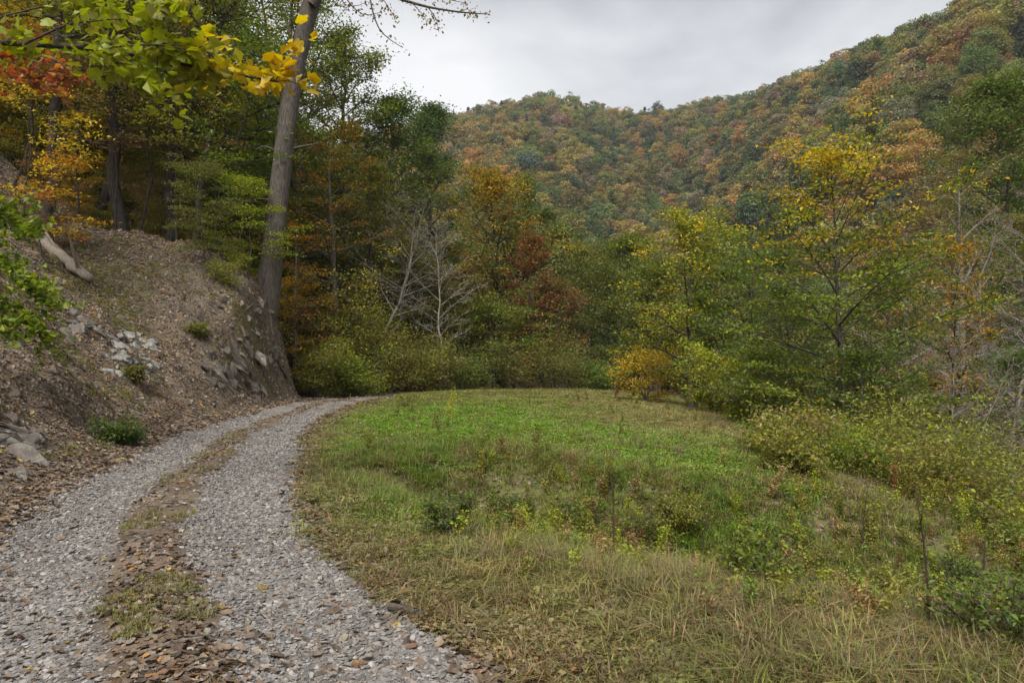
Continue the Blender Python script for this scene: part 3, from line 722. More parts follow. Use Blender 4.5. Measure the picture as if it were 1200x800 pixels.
T('young_tree', 25, 1042, 24, 320, 130, 'dark green young tree on the slope right of the tallest young tree', pal=pal(green=4, dgreen=2, olive=2), cb=0.05, ls=0.12, spread=0.25, nl=26, ns=7, nc=3, nleaf=9)
T('young_tree', 26, 1118, 30, 286, 130, 'young orange-gold tree behind the bare grey thicket', pal=pal(gold=3, orange=2, yolive=3, olive=2), cb=0.18, ls=0.14, spread=0.28, nl=28, ns=7, nc=3, nleaf=9)
T('bare_shrub', 27, 1108, 19.5, 392, 200, 'leafless grey many-stemmed shrub on the slope above the brambles', 'shrub', nleaf=0, twigs=5, cb=0.10, bark=(0.23, 0.195, 0.175), nl=12, ns=5, nc=0, r0=0.035, bend=1.2, stems=[(0.0, 0, 1.0), (0.45, 0.1, 0.9), (-0.35, 0.1, 0.85), (0.2, -0.2, 0.8)], up=(0.3, 0.9))
T('bare_tree', 28, 1178, 27, 215, 150, 'tall grey leafless tree right of the orange-gold tree', nleaf=2, leafless=0.85, twigs=4, cb=0.2, ls=0.1, pal=pal(tan=1, yolive=1), bark=(0.24, 0.21, 0.185), nl=30, ns=6, nc=1, r0=0.1, bend=1.0, up=(0.3, 0.9))
T('bare_tree', 29, 1142, 33, 240, 110, 'slim grey leafless tree behind the orange-gold tree', nleaf=2, leafless=0.8, twigs=4, cb=0.2, ls=0.11, pal=pal(tan=1, brown=1), bark=(0.22, 0.19, 0.17), nl=26, ns=6, nc=1, r0=0.08, bend=1.0, up=(0.3, 0.9))
T('broadleaf_tree', 30, 1180, 62, 92, 190, 'large deep green tree at the foot of the steep valley side', pal=pal(green=5, dgreen=2, olive=2), cb=0.05, ls=0.30, spread=0.75, nl=54, ns=10, nc=4, nleaf=17)
T('broadleaf_tree', 31, 1062, 47, 232, 150, 'grey-brown thinning tree behind the tallest young tree', pal=pal(brown=3, olive=4, tan=2), cb=0.12, ls=0.17, spread=0.36, leafless=0.2, twigs=1, bark=(0.25, 0.22, 0.19), **dense)
T('broadleaf_tree', 32, 1128, 52, 180, 170, 'tan and olive thinning tree behind the slim leafless tree', pal=pal(brown=2, olive=4, tan=2, yolive=1), cb=0.15, ls=0.18, spread=0.4, leafless=0.2, twigs=1, bark=(0.25, 0.22, 0.19), **dense)
T('broadleaf_tree', 35, 1205, 42, 250, 150, 'olive brown tree behind the tall leafless tree', pal=pal(brown=2, olive=4, green=2), cb=0.05, ls=0.17, spread=0.4, **dense)
T('yellow_bush', 36, 756, 33.5, 430, 95, 'bright yellow bush at the far edge of the meadow', 'bush', pal=pal(yellow=3, gold=3, lime=1), cb=0.05, ls=0.11, spread=0.18, nl=14, ns=5, nc=3, nleaf=7, stems=[(0.3, 0, 1), (-0.4, 0, .9), (0, .2, .9)], prof='flat')
T('young_tree', 37, 1190, 23, 418, 150, 'dark green bushy young tree below the tall leafless tree', pal=pal(green=3, dgreen=4, bluegreen=2), cb=0.03, ls=0.12, spread=0.26, nl=24, ns=7, nc=3, nleaf=9)
T('young_tree', 38, 1010, 19.5, 420, 140, 'leafy green shrub under the tallest young tree', 'shrub', pal=pal(green=4, olive=2, dgreen=2, gold=0.3), cb=0.03, ls=0.11, spread=0.24, nl=20, ns=7, nc=3, nleaf=9)
T('young_tree', 39, 900, 22.5, 425, 130, 'low green shrub left of the tallest young tree', 'shrub', pal=pal(green=4, olive=3, lime=1), cb=0.03, ls=0.11, spread=0.24, nl=20, ns=7, nc=3, nleaf=9)

# scrub on the slope behind the nose of the bank
def shrub_mesh(name, seed, H, R, p, ls=0.10, n=12, nleaf=7, twigs=1, leafless=None, bark=(0.16, 0.12, 0.09)):
    rg = np.random.default_rng(seed)
    st = [(rg.normal() * 0.45, rg.normal() * 0.45, rg.uniform(0.75, 1.0)) for _ in range(4)]
    return make_tree(name, seed, H, 0.022, cb=0.08, R=R, prof='flat', nl=n, ns=5, nc=3, nleaf=nleaf, ls=ls, spread=0.17 * R / 0.9, flat=0.5, pal=p, stems=st, twigs=twigs, up=(0.1, 1.1), sides=5, leafless=leafless, bark=bark, bend=1.6, jit=0.75, gap=0.15)
SCRUB = [(385, 38, 430, 60, dict(olive=3, green=1, tan=1), 'ragged tan and olive shrub where the road leaves the bank nose'), (440, 42, 390, 80, dict(lime=2, olive=3), 'lime-tinged shrub behind the bare leaning trunk'), (470, 43, 400, 90, dict(olive=3, brown=2), 'brown and olive shrub below the dull olive young tree'),
         (405, 45, 360, 90, dict(green=3, olive=3), 'green shrub high on the scrub slope'), (380, 42, 375, 80, dict(yolive=3, olive=2, gold=1), 'golden-olive shrub under the orange and gold tree'), (525, 45, 395, 90, dict(olive=3, green=2), 'olive shrub behind the pale leafless tree'), (500, 47, 375, 90, dict(green=3, dgreen=1), 'dark green shrub behind the pale olive one'),
         (372, 35.5, 412, 60, dict(olive=3, yolive=2), 'olive green shrub at the foot of the steep bank nose'), (398, 37, 392, 75, dict(olive=2, yolive=3, lime=2), 'yellowish olive shrub behind the steep bank nose'),
         (428, 36.5, 418, 80, dict(olive=2, green=2, lime=3), 'rounded green shrub under the dark bare leaning tree'), (458, 38, 408, 80, dict(olive=3, brown=1, yolive=2), 'brown-green shrub right of the bare leaning trunk'),
         (488, 39.5, 420, 75, dict(yolive=3, olive=2), 'pale olive shrub between bare trunk and pale leafless tree'), (512, 40, 428, 60, dict(olive=3, tan=1), 'low tan and olive shrub below the pale leafless tree'),
         (545, 42, 420, 80, dict(green=3, olive=3), 'green shrub at the far end of the road bend'), (612, 43.5, 425, 80, dict(olive=3, brown=2), 'brownish shrub below the slim red maple'),
         (660, 44, 428, 80, dict(green=2, olive=3, brown=1), 'olive shrub below the rusty maple'), (702, 45, 432, 70, dict(green=3, dgreen=2), 'dark green shrub at the back of the meadow'),
         (360, 38, 345, 80, dict(olive=2, yolive=2, gold=1), 'golden olive shrub above the steep bank nose'), (410, 41, 350, 90, dict(olive=3, green=2, brown=1), 'tall olive shrub on the slope left of the bare leaning tree'),
         (835, 27, 458, 60, dict(lime=3, yolive=3), 'pale lime weedy shrub at the meadow edge below the young trees'), (880, 23.5, 470, 60, dict(lime=2, olive=3), 'lime and olive weedy shrub left of the brambles')]
for i, (px, Y, yt, w, p, lab) in enumerate(SCRUB):
    loc = at(px, Y); H = max(1.3, at(px, Y, yt)[2] - loc[2]) * [1.0, 1.5, 0.75, 1.25, 0.9, 1.7, 0.8][i % 7]
    place_tree('shrub', shrub_mesh('shrub', 300 + i, H, w / 2 / F * Y, [(tuple(np.array(c_) * 1.35), w_) for c_, w_ in pal(**p)], ls=0.12, n=12, nleaf=7), loc, lab, 'shrub', crown='foliage', trunk='stems')
# brambles on the outer side of the gully
BRAM = [(955, 15.0, 520, 90, dict(olive=2, yolive=2, tan=1), 'straw-tinged bramble at the rim of the gully beside the meadow'), (1000, 16.5, 505, 110, dict(olive=3, yolive=2, lime=1), 'olive bramble with reddish stems below the leafless shrub'),
        (1050, 15.5, 512, 120, dict(lime=2, olive=3, yolive=2), 'tall arching lime-green bramble below the leafless shrub'), (1105, 15.0, 520, 120, dict(yolive=3, olive=3), 'dense yellowish bramble crowning the slope'),
        (1160, 14.5, 532, 120, dict(lime=3, olive=3, green=1), 'lime bramble drooping down the outer slope'), (1205, 13.5, 560, 120, dict(lime=2, olive=3), 'pale green bramble at the foot of the outer slope'),
        (1010, 13.2, 560, 110, dict(green=3, lime=2, olive=1), 'fresh green bramble with a dark central stem in the gully'), (1075, 12.8, 575, 120, dict(olive=3, yolive=2, brown=1), 'brown-leaved bramble inside the gully'),
        (1140, 12.2, 595, 120, dict(olive=3, lime=1, brown=1), 'mixed olive and brown bramble lower in the gully'), (905, 14.2, 540, 90, dict(green=2, yolive=2, tan=1), 'small tan and green bramble on the meadow rim'),
        (1205, 10.6, 690, 80, dict(green=2, olive=3, yolive=1), 'green bramble at the gully mouth'), (925, 12.0, 575, 80, dict(olive=2, yolive=2), 'low yellow-olive bramble on the gully wall'),
        (1130, 17.5, 500, 110, dict(olive=3, green=2), 'green-olive bramble behind the yellowish one'), (1195, 17, 508, 120, dict(lime=1, olive=3, green=2), 'leafy olive bramble beyond the lime one')]
for i, (px, Y, yt, w, p, lab) in enumerate(BRAM):
    loc = at(px, Y); H = np.clip(at(px, Y, yt)[2] - loc[2], 0.5, 1.9) * [1.15, 0.8, 1.2, 0.7, 1.0, 0.85][i % 6]
    place_tree('bramble_bush', shrub_mesh('bramble', 340 + i, H, w / 2 / F * Y * 1.1, [(tuple(np.array(c_) * 1.2), w_) for c_, w_ in pal(**p)], ls=0.08, n=10, nleaf=6, leafless=0.15, bark=(0.15, 0.09, 0.06)), loc, lab, 'bush', crown='foliage', trunk='stems')

# ------------------------------------------------------------------ forest on the left hillside
WT = [((1, 1, 1), 3), ((1.25, 1.05, 0.8), 1), ((0.8, 0.95, 1.0), 1)]
FOR = [make_tree('forest_tree', 400 + i, 21, 0.27, cb=0.34, R=4.2, nl=30, ns=7, nc=3, nleaf=9, ls=0.2, spread=0.45, pal=WT, lean=(0.10, 0), bend=0.9, bark=(0.055, 0.046, 0.037), up=(0.0, 0.9), jit=0.5, sides=10) for i in range(3)]
FORS = [(45, 29.0, 'olive', 0, 1.0, 0.75, 'slender dark forest trunk among golden saplings high on the bank'), (120, 37.0, 'yolive', 1, 1.1, 1.0, 'thick dark forest trunk behind the paired grey trunks'),
        (146, 33.5, 'olive', 2, 1.05, 1.15, 'stout grey forest trunk on the bank shelf beside a dark one'), (186, 34.0, 'green', 0, 1.0, 0.95, 'dark leaning forest trunk between stout trunk and thin trunk'),
        (224, 33.0, 'yolive', 1, 0.85, 0.5, 'thin dark forest trunk near the edge of the bank')]
for i, (px, py, kc, s, sc, rs, lab) in enumerate(FORS):
    p = at(px, py)
    place_tree('forest_tree', FOR[s], p, lab, 'tree', None, rz=[0.1, -0.3, 0.25, -0.1, 0.3][i], sc=(sc * rs ** 0.5, sc * rs ** 0.5, sc), tint=K[kc])
BACK = [(-50, 38, 'gold', 'golden forest tree far up the hillside above the green bush'), (70, 44, 'olive', 'olive forest tree deep in the hillside wood behind the slender trunk'), (100, 52, 'brown', 'brown-leaved forest tree deep in the hillside wood'),
        (205, 42, 'yolive', 'yellow-olive forest tree deep in the wood behind the dark leaning trunk'), (262, 40, 'green', 'green forest tree left of the big leaning trunk'), (300, 48, 'olive', 'olive-leaved forest tree deep behind the big leaning trunk'),
        (20, 56, 'green', 'green forest tree highest up the hillside'), (165, 58, 'olive', 'dull olive forest tree highest behind the stout grey trunk'), (240, 55, 'gold', 'golden forest tree highest behind the thin trunk'), (-110, 30, 'yolive', 'yellow-olive forest tree beyond the overhanging lime branch'),
        (330, 56, 'yolive', 'yellow-olive forest tree deep behind the orange sapling'), (-20, 46, 'brown', 'brown forest tree behind the golden saplings'), (280, 60, 'green', 'tall green forest tree filling the gap behind the lime branch tip'), (345, 62, 'olive', 'tall olive forest tree filling the gap behind the big leaning trunk'), (225, 64, 'green', 'tall green forest tree at the back of the hillside wood')]
for i, (px, Y, kc, lab) in enumerate(BACK):
    place_tree('forest_tree', FOR[i % 3], at(px, Y), lab, 'tree', rz=i * 1.3, sc=0.8 + 0.05 * (i % 5) + 0.35 * (i > 11), tint=K[kc], barktint=(0.8, 0.8, 0.8))
UND = [make_tree('understory', 430 + i, 6.5, 0.06, cb=0.10, R=2.6, nl=26, ns=7, nc=4, nleaf=8, ls=0.15, spread=0.3, flat=0.18, pal=WT, bend=1.3, lean=(0.08, -0.05), up=(-0.05, 0.7), jit=0.5, bark=(0.08, 0.065, 0.05), prof=['round', 'flat', 'round', 'flat'][i]) for i in range(4)]
UNDS = [(95, 42, 'yolive', 1.2, 'yellow-olive understory tree behind the slender trunk'), (150, 43, 'lime', 1.3, 'lime understory tree behind the stout grey trunk'), (210, 41, 'yolive', 1.2, 'yellow-olive understory tree behind the thin trunk'),
        (265, 38, 'green', 1.35, 'fresh green understory tree left of the big leaning trunk'), (290, 31, 'lime', 0.65, 'small lime sapling left of the big leaning trunk'), (240, 29.5, 'olive', 0.6, 'small olive sapling on the bank edge near the thin trunk'),
        (20, 42, 'yolive', 1.3, 'yellow-olive understory tree behind the golden saplings'), (-40, 36, 'gold', 1.1, 'gold understory tree above the green bush'), (120, 42, 'gold', 1.4, 'gold understory tree deep in the hillside wood'),
        (190, 44, 'yolive', 1.5, 'tall yellow-olive understory tree deep behind the leaning trunks'), (60, 46, 'olive', 1.5, 'tall olive understory tree deep in the hillside wood'), (250, 45, 'lime', 1.5, 'tall lime understory tree deep behind the thin trunk'),
        (310, 42, 'olive', 1.4, 'olive understory tree directly behind the big leaning trunk'), (165, 36, 'tan', 0.8, 'tan thin-leaved sapling in front of the dark leaning trunk'), (130, 50, 'green', 1.6, 'green understory tree far up in the hillside wood'),
        (10, 40, 'lime', 1.4, 'lime understory tree high on the hillside'), (225, 44, 'tan', 1.2, 'tan understory tree right of the dark leaning trunk'), (280, 52, 'yolive', 1.7, 'yellow-olive understory tree far behind the green one'),
        (330, 37, 'gold', 0.9, 'golden understory tree close behind the big leaning trunk'), (60, 26.5, 'brown', 0.5, 'brown-leaved sapling on the upper bank'), (-60, 40, 'olive', 1.5, 'olive understory tree high above the green bush'),
        (340, 50, 'green', 1.7, 'green understory tree far behind the orange sapling'), (85, 47, 'green', 1.3, 'green understory tree between slender and thick trunks')]
for i, (px, Y, kc, sc, lab) in enumerate(UNDS):
    place_tree('understory_tree', UND[i % 4], at(px, Y), lab, 'tree', rz=i * 2.1, sc=sc, tint=np.array(K[kc]) * 1.1)
rgu = np.random.default_rng(470)
for i in range(44):
    kc = ['lime', 'yolive', 'yolive', 'gold', 'olive', 'lime', 'tan'][i % 7]; px = rgu.uniform(-80, 345); Y = rgu.uniform(37, 62) if i < 30 else rgu.uniform(33.5, 37); sc = rgu.uniform(0.55, 1.1) if i < 30 else rgu.uniform(0.3, 0.55); px = px if i < 30 else 60 + (i - 30) * 18
    w = dict(lime='lime', yolive='yellow-olive', gold='golden', olive='olive', tan='tan')[kc]
    place_tree('sapling', UND[i % 4], at(px, Y), f'small {w} sapling in the shade of the hillside wood behind the trunks', 'tree', f'{w} saplings in the shade of the hillside wood', rz=i * 1.7, sc=sc, tint=np.array(K[kc]) * 1.15)
MIDL = [make_tree('mid_storey', 480 + i, 10.5, 0.07, cb=0.42, R=3.4, nl=22, ns=6, nc=3, nleaf=6, ls=0.16, spread=0.3, flat=0.2, pal=WT, bend=1.2, lean=(0.05, -0.04), up=(-0.05, 0.7), jit=0.55, bark=(0.05, 0.042, 0.034), prof='flat') for i in range(3)]
for i, (px, Y, kc, sc, lab) in enumerate([(18, 29, 'yolive', 0.9, 'slim yellow-olive tree with a high airy crown behind the yellow sapling'), (88, 32, 'lime', 1.0, 'slim lime tree with a high airy crown left of the thick trunk'), (132, 31.5, 'tan', 0.8, 'slim tan-leaved tree with a high airy crown before the stout trunk'), (168, 33, 'yolive', 1.0, 'slim yellow-olive tree with a high airy crown between the stout and leaning trunks'),
                                        (205, 32.5, 'brown', 0.85, 'slim brown-leaved tree with a high airy crown beside the thin trunk'), (250, 33.5, 'lime', 1.0, 'slim lime tree with a high airy crown near the bank edge'), (284, 34, 'green', 1.1, 'slim green tree with a high airy crown against the big leaning trunk'), (-40, 25, 'gold', 0.9, 'slim golden tree with a high airy crown above the green bush'), (60, 34.5, 'gold', 1.1, 'slim golden tree with a high airy crown behind the slender trunk')]):
    place_tree('slim_tree', MIDL[i % 3], at(px, Y), lab, 'tree', rz=i * 1.9, sc=sc, tint=np.array(K[kc]) * 1.15)
# golden saplings on the upper bank
gs1 = make_tree('golden_sapling', 460, 3.3, 0.035, cb=0.25, R=1.9, nl=10, ns=5, nc=3, nleaf=6, ls=0.14, spread=0.26, flat=0.12, pal=pal(gold=3, orange=2.5, yellow=2, yolive=0.7), up=(-0.15, 0.5), prof='flat', bend=1.2, azbias=(0.0, 0.5), bark=(0.06, 0.05, 0.04))
p = hit(48, 300); place_tree('golden_sapling', gs1, p, 'golden-orange sapling with layered sprays beside the slender dark trunk')
gs2 = make_tree('golden_sapling', 461, 5.0, 0.04, cb=0.65, R=1.9, nl=7, ns=5, nc=3, nleaf=6, ls=0.14, spread=0.26, flat=0.12, pal=pal(yellow=3, gold=2, yolive=2), up=(-0.1, 0.5), prof='flat', bend=1.2, azbias=(0.0, 0.5), bark=(0.06, 0.05, 0.04))
p = hit(30, 285); place_tree('golden_sapling', gs2, p, 'yellow sapling with layered sprays above the golden-orange one')
for i, (px, py, H, w, p, lab) in enumerate([(290, 318, 1.3, 1.0, dict(green=2, olive=2), 'small green shrub on the bank edge left of the big leaning trunk'), (262, 335, 0.7, 0.8, dict(lime=2, yolive=2), 'low lime seedling clump on the bank below the trees'),
                                         (155, 446, 0.22, 0.25, dict(olive=2, yolive=1), 'tiny yellow-green seedling under the rock outcrop'), (140, 519, 0.10, 0.40, dict(dgreen=2, green=2), 'low dark green fern clump at the foot of the bank'),
                                         (232, 395, 0.3, 0.4, dict(olive=3, yolive=1), 'olive moss-grown shrub on the bare part of the bank')]):
    loc = hit(px, py)
    place_tree('seedling', shrub_mesh('seedling', 380 + i, H, w, pal(**p), ls=0.07, n=8, nleaf=6), loc, lab, 'plant', crown='foliage', trunk='stems')

# ------------------------------------------------------------------ the big leaning trunk at the nose of the bank
rg = np.random.default_rng(500)
BY = 32.3
bp = lambda L_, dy_=0.0: np.array([at(a, BY + dy_, b) for a, b in L_])
b0 = hit(311, 342)
wood, fol = MB(), MB()
tp = bp([(309, 398), (310, 366), (312, 348), (317, 305), (321, 262), (326, 215), (331, 165), (338, 112), (347, 62), (356, 22), (362, 0)])
bark1 = (0.10, 0.086, 0.072)
sc_ = BY / F
def dens(P, R, n):
    t = np.linspace(0, 1, len(P)); q = np.linspace(0, 1, n)
    Q = catmull(np.asarray(P), 6) if np.asarray(P).shape[1] == 2 else None
    o = np.stack([np.interp(q, t, P[:, k]) for k in range(3)], 1)
    o[1:-1] = (o[:-2] + 2 * o[1:-1] + o[2:]) / 4
    return o, np.interp(q, np.linspace(0, 1, len(R)), R)
P_, R_ = dens(tp, np.array([7, 15, 14.5, 12.5, 12, 11.5, 11, 10.5, 10, 10, 10.5]) * sc_, 34)
tube(wood, P_, R_, 14, bark1, cap=False, rng=rg, lump=0.03)
lft = bp([(362, 0), (362, -40), (355, -100), (352, -170), (345, -240)], 0); P_, R_ = dens(lft, np.array([9, 7.5, 6, 4, 1.5]) * sc_, 14); tube(wood, P_, R_, 9, bark1)
rgt = bp([(361, 6), (370, -6), (392, -22), (428, -18), (462, -2), (500, 9), (540, 15), (574, 17)], -0.5); P_, R_ = dens(rgt, np.array([6, 5.2, 4, 2.6, 1.9, 1.4, 1.0, 0.4]) * sc_, 22); tube(wood, P_, R_, 7, bark1)
twl = [([(428, -18), (432, 8), (440, 34), (456, 48), (470, 56)], 1.2), ([(392, -20), (405, 4), (424, 20), (445, 14)], 1.0), ([(462, -2), (488, -4), (515, -2), (545, 4)], 0.9), ([(500, 9), (510, 22), (513, 38)], 0.7),
       ([(400, -14), (396, 6), (415, 8), (428, 2)], 0.8), ([(480, 3), (496, 20), (500, 30)], 0.6), ([(440, -10), (455, 12), (462, 24)], 0.6), ([(535, 15), (548, 10), (556, 22)], 0.5)]
lc = []
for L_, w in twl:
    P_, R_ = dens(bp(L_, -0.5), np.array([w, w * 0.3]) * sc_, 9); tube(wood, P_, R_, 5, (0.12, 0.10, 0.09)); lc.append(P_[2:])
P_, _ = dens(bp([(470, 0), (500, 9), (540, 15), (574, 17)], -0.5), np.array([1, 1]), 12); lc.append(P_)
for L_, w in [([(334, 140), (352, 128), (368, 120)], 1.6), ([(344, 78), (362, 34), (376, 38), (392, 43)], 1.2), ([(330, 176), (350, 172), (372, 168)], 1.8), ([(322, 236), (300, 232), (280, 240)], 1.8), ([(329, 182), (308, 170), (296, 176)], 1.5)]:
    P_, R_ = dens(bp(L_), np.array([w, w * 0.4]) * sc_, 7); tube(wood, P_, R_, 5, bark1)
C0 = np.concatenate(lc); C = np.repeat(C0, 5, 0) + rg.normal(size=(len(C0) * 5, 3)) * 0.14
cc = pick_cols(rg, pal(brown=3, tan=1.5, olive=2.5, rust=0.8), len(C)) * rg.uniform(0.7, 1.3, (len(C), 1))
leaves(fol, C, rg.normal(size=C.shape) + np.array([0, 0, 0.6]), 0.17 * rg.uniform(0.6, 1.3, len(C)), cc, rg)
# crown above: limbs and leaf sprays
for i in range(22):
    a = i * GOLD; h0 = lft[1] + (lft[-1] - lft[1]) * rg.uniform(0, 1); l = rg.uniform(2, 4.5); e2 = h0 + np.array([cos(a) * l, sin(a) * l, l * 0.5])
    tube(wood, bez(h0, (h0 + e2) / 2 + np.array([0, 0, 0.3]), e2, 5), np.linspace(0.07, 0.015, 5), 5, bark1)
    cs = h0 + (e2 - h0) * rg.uniform(0.35, 1.05, (26, 1)) + rg.normal(size=(26, 3)) * 0.6; cs = np.repeat(cs, 9, 0) + rg.normal(size=(234, 3)) * 0.3
    leaves(fol, cs, rg.normal(size=cs.shape) * 0.6 + np.array([0, 0, 1.0]), 0.18 * rg.uniform(0.6, 1.3, len(cs)), pick_cols(rg, pal(brown=2, olive=4, yolive=2, green=2), len(cs)) * rg.uniform(0.7, 1.3, (len(cs), 1)), rg)
root = tp[2]
e = empty('big_tree', root, 'big grey forked trunk leaning over the road from the nose of the bank', 'tree')
for nm, mb, mat in (('trunk', wood, M_BARK), ('crown', fol, M_LEAF)):
    me = mb.mesh('big_' + nm, mat, smooth=nm == 'trunk'); me.transform(__import__('mathutils').Matrix.Translation(-Vector(root))); link(nm, me, e)

# ------------------------------------------------------------------ near branches whose leaves can be told apart
def lobed_leaf(name, seed, lobes=5, mat=M_LEAF):
    rg = np.random.default_rng(seed); v = [(0, 0, 0.02)]; n = lobes * 4
    for k in range(n):
        a = -pi / 2 + 0.35 + (2 * pi - 0.7) * k / (n - 1)
        r = 0.5 * (0.62 + 0.38 * abs(math.cos(lobes * 0.5 * (a - pi / 2))) ** 0.8) * rg.uniform(0.9, 1.08) * (1.0 + 0.15 * math.sin(a))
        v.append((r * cos(a), r * sin(a) + 0.1, -0.16 * abs(cos(a)) * r - 0.10 * max(0, sin(a)) * r + rg.normal() * 0.012))
    f = np.array([(0, k, k + 1) for k in range(1, n)] + [(0, n, 1)])
    st = np.array([(-0.006, -0.05, 0.02), (0.006, -0.05, 0.02), (0.0, -0.34, 0.10)]); v = np.vstack([np.array(v), st])
    f = np.vstack([f, [[n + 1, n + 3, n + 2]]])
    return build_mesh(name, v, [f], mat, rg.uniform(0.9, 1.1, (len(v), 1)) * np.ones((1, 3)), smooth=False)
LEAFM = [lobed_leaf('lobed_leaf', 520 + i) for i in range(4)]
OVAL = []
for i in range(3):
    rg = np.random.default_rng(540 + i); th = np.linspace(0, 2 * pi, 9)[:-1]
    v = np.stack([0.27 * np.sin(th), -0.5 * np.cos(th), -0.25 * np.abs(np.sin(th)) * 0.3 - 0.1 * (np.cos(th) < 0)], 1) + rg.normal(size=(8, 3)) * 0.015; v = np.vstack([[0, 0, 0.03], v])
    OVAL.append(build_mesh('oval_leaf', v, [np.array([(0, k, k % 8 + 1) for k in range(1, 9)])], M_LEAF, np.ones((9, 3)) * rg.uniform(0.9, 1.1, (9, 1)), smooth=False))
def near_branch_tree(name, label, base, trunk_top, r0, branches, nleaf, size, colfn, protos, seed, bark=(0.06, 0.05, 0.04), per=0.16, droopy=0.5, cat='tree', tw=5.5):
    rg = np.random.default_rng(seed); base = np.asarray(base, float)
    e = empty(name, base, label, cat)
    w = MB(); ttop = np.asarray(trunk_top, float)
    tube(w, bez(np.array([0, 0, -0.3]), (ttop - base) * 0.5 + np.array([0.1, 0.1, 0]), ttop - base, 10), np.linspace(r0, r0 * 0.35, 10), 8, (0.15, 0.13, 0.11), rng=rg, lump=0.04)
    link('trunk', w.mesh(name + '_trunk', M_BARK), e)
    pts = []; bid = []; bob = []
    for P in branches:
        P = np.asarray(P, float); b = MB(); Q, R_ = dens(P, np.array([1, 0.25]) * (0.005 + 0.006 * np.linalg.norm(P[-1] - P[0])), 16)
        tube(b, Q - base, R_, 6, bark)
        q = Q[3:]; k = max(4, int(np.linalg.norm(P[-1] - P[0]) * tw))
        for j in range(k):
            f = rg.uniform(0, len(q) - 1.01); p0 = q[int(f)] + (q[int(f) + 1] - q[int(f)]) * (f % 1)
            d = unit(unit(P[-1] - P[0]) * 0.8 + rg.normal(size=3) * np.array([0.5, 0.7, 0.35])); l = rg.uniform(0.25, 0.7)
            p1 = p0 + d * l; p1[2] -= 0.1 * l
            tube(b, np.stack([p0, (p0 + p1) / 2 + np.array([0, 0, 0.03]), p1]) - base, np.array([0.006, 0.004, 0.002]), 4, bark)
            for f2 in np.linspace(0.15, 1.05, max(2, int(l / per * 1.6))): pts.append(p0 + (p1 - p0) * f2); bid.append(len(bob))
        bob.append(link('branch', b.mesh(name + '_branch', M_BARK), e))
    pts = np.array(pts); pts = np.concatenate([pts, pts + rg.normal(size=pts.shape) * 0.07, pts + rg.normal(size=pts.shape) * 0.09]); bid = np.tile(np.array(bid), 3); pm_ = rg.permutation(len(pts)); pts, bid = pts[pm_], bid[pm_]
    qx, qy, qd = project(pts); inside = np.where((qx > -15) & (qx < 420) & (qy > -15))[0]; sel = inside[:nleaf]; oth = np.setdiff1d(np.arange(len(pts)), sel)
    fm = MB(); n2 = len(oth); print(name, 'leaves', base, 'leaves', len(pts), len(inside))
    leaves(fm, pts[oth] - base, rg.normal(size=(n2, 3)) * 0.6 + np.array([0, 0, 0.8]), size * 0.9 * rg.uniform(0.65, 1.2, n2), np.array([colfn(q, rg) for q in pts[oth]]), rg, aspect=0.8)
    link('foliage', fm.mesh(name + '_foliage', M_LEAF, smooth=False), e, kind='stuff')
    for i in sel:
        p = pts[i] + rg.normal(size=3) * 0.05
        o = link('leaf', protos[rg.integers(len(protos))], bob[bid[i]], p - base)
        o.rotation_euler = (rg.normal() * 0.5 - droopy, rg.normal() * 0.5, rg.uniform(0, 2 * pi)); s = size * rg.uniform(0.65, 1.2); o.scale = (s,) * 3
        c = np.array(colfn(p, rg)) * rg.uniform(0.8, 1.2); o.color = (*c, 1)
    return e
def lime_fn(p, rg):
    px = project(p)[0]; t = float(ss(px + rg.normal() * 25, 215, 300))
    a = np.array(K[['lime', 'lime', 'yolive', 'lime'][rg.integers(4)]]) * 1.1; b = np.array(K[['yellow', 'gold', 'yellow'][rg.integers(3)]])
    return a * (1 - t) + b * t
NB = 8.2
n_ = lambda L_, Y=NB: [at(a, Y, b) for a, b in L_]
bx_, by_ = -9.4, 9.0
near_branch_tree('overhanging_tree', 'tree with large lime and yellow lobed leaves overhanging the road', (bx_, by_, tz(bx_, by_)), (bx_ + 0.5, by_ - 0.3, 8.2), 0.16,
                 [[(bx_ + 0.25, by_ - 0.1, 4.9)] + n_([(-150, 40), (20, 52), (110, 56), (180, 70), (250, 84), (322, 96)]), n_([(20, 52), (70, 28), (130, 22), (180, 24)], NB - 0.2), n_([(110, 56), (170, 52), (215, 58), (250, 70)], NB - 0.3),
                  n_([(150, 63), (180, 82), (215, 95), (240, 100)], NB + 0.2), n_([(-60, 46), (-10, 20), (40, 8), (90, 2)], NB + 0.5), n_([(60, 54), (110, 75), (150, 85)], NB + 0.3)],
                 300, 0.165, lime_fn, LEAFM, 530)
bx_, by_ = -13.2, 13.0
near_branch_tree('red_oak', 'red-orange leaved oak branch reaching in beside the lime overhanging branch', (bx_, by_, tz(bx_, by_)), (bx_ + 0.6, by_, 10.5), 0.14,
                 [[(bx_ + 0.4, by_, 8.0)] + n_([(-90, 50), (-20, 55), (40, 65)], 12.5), [(bx_ + 0.4, by_, 7.4)] + n_([(-90, 85), (-20, 85), (30, 88), (62, 92)], 12.5), n_([(-90, 70), (-40, 40), (10, 35)], 12.8)],
                 180, 0.14, lambda p, rg: np.array(K[['orange', 'rust', 'rust', 'red'][rg.integers(4)]]), LEAFM, 531)
bx_, by_ = at(-40, 13.5)[:2]
gz = tz(bx_, by_)
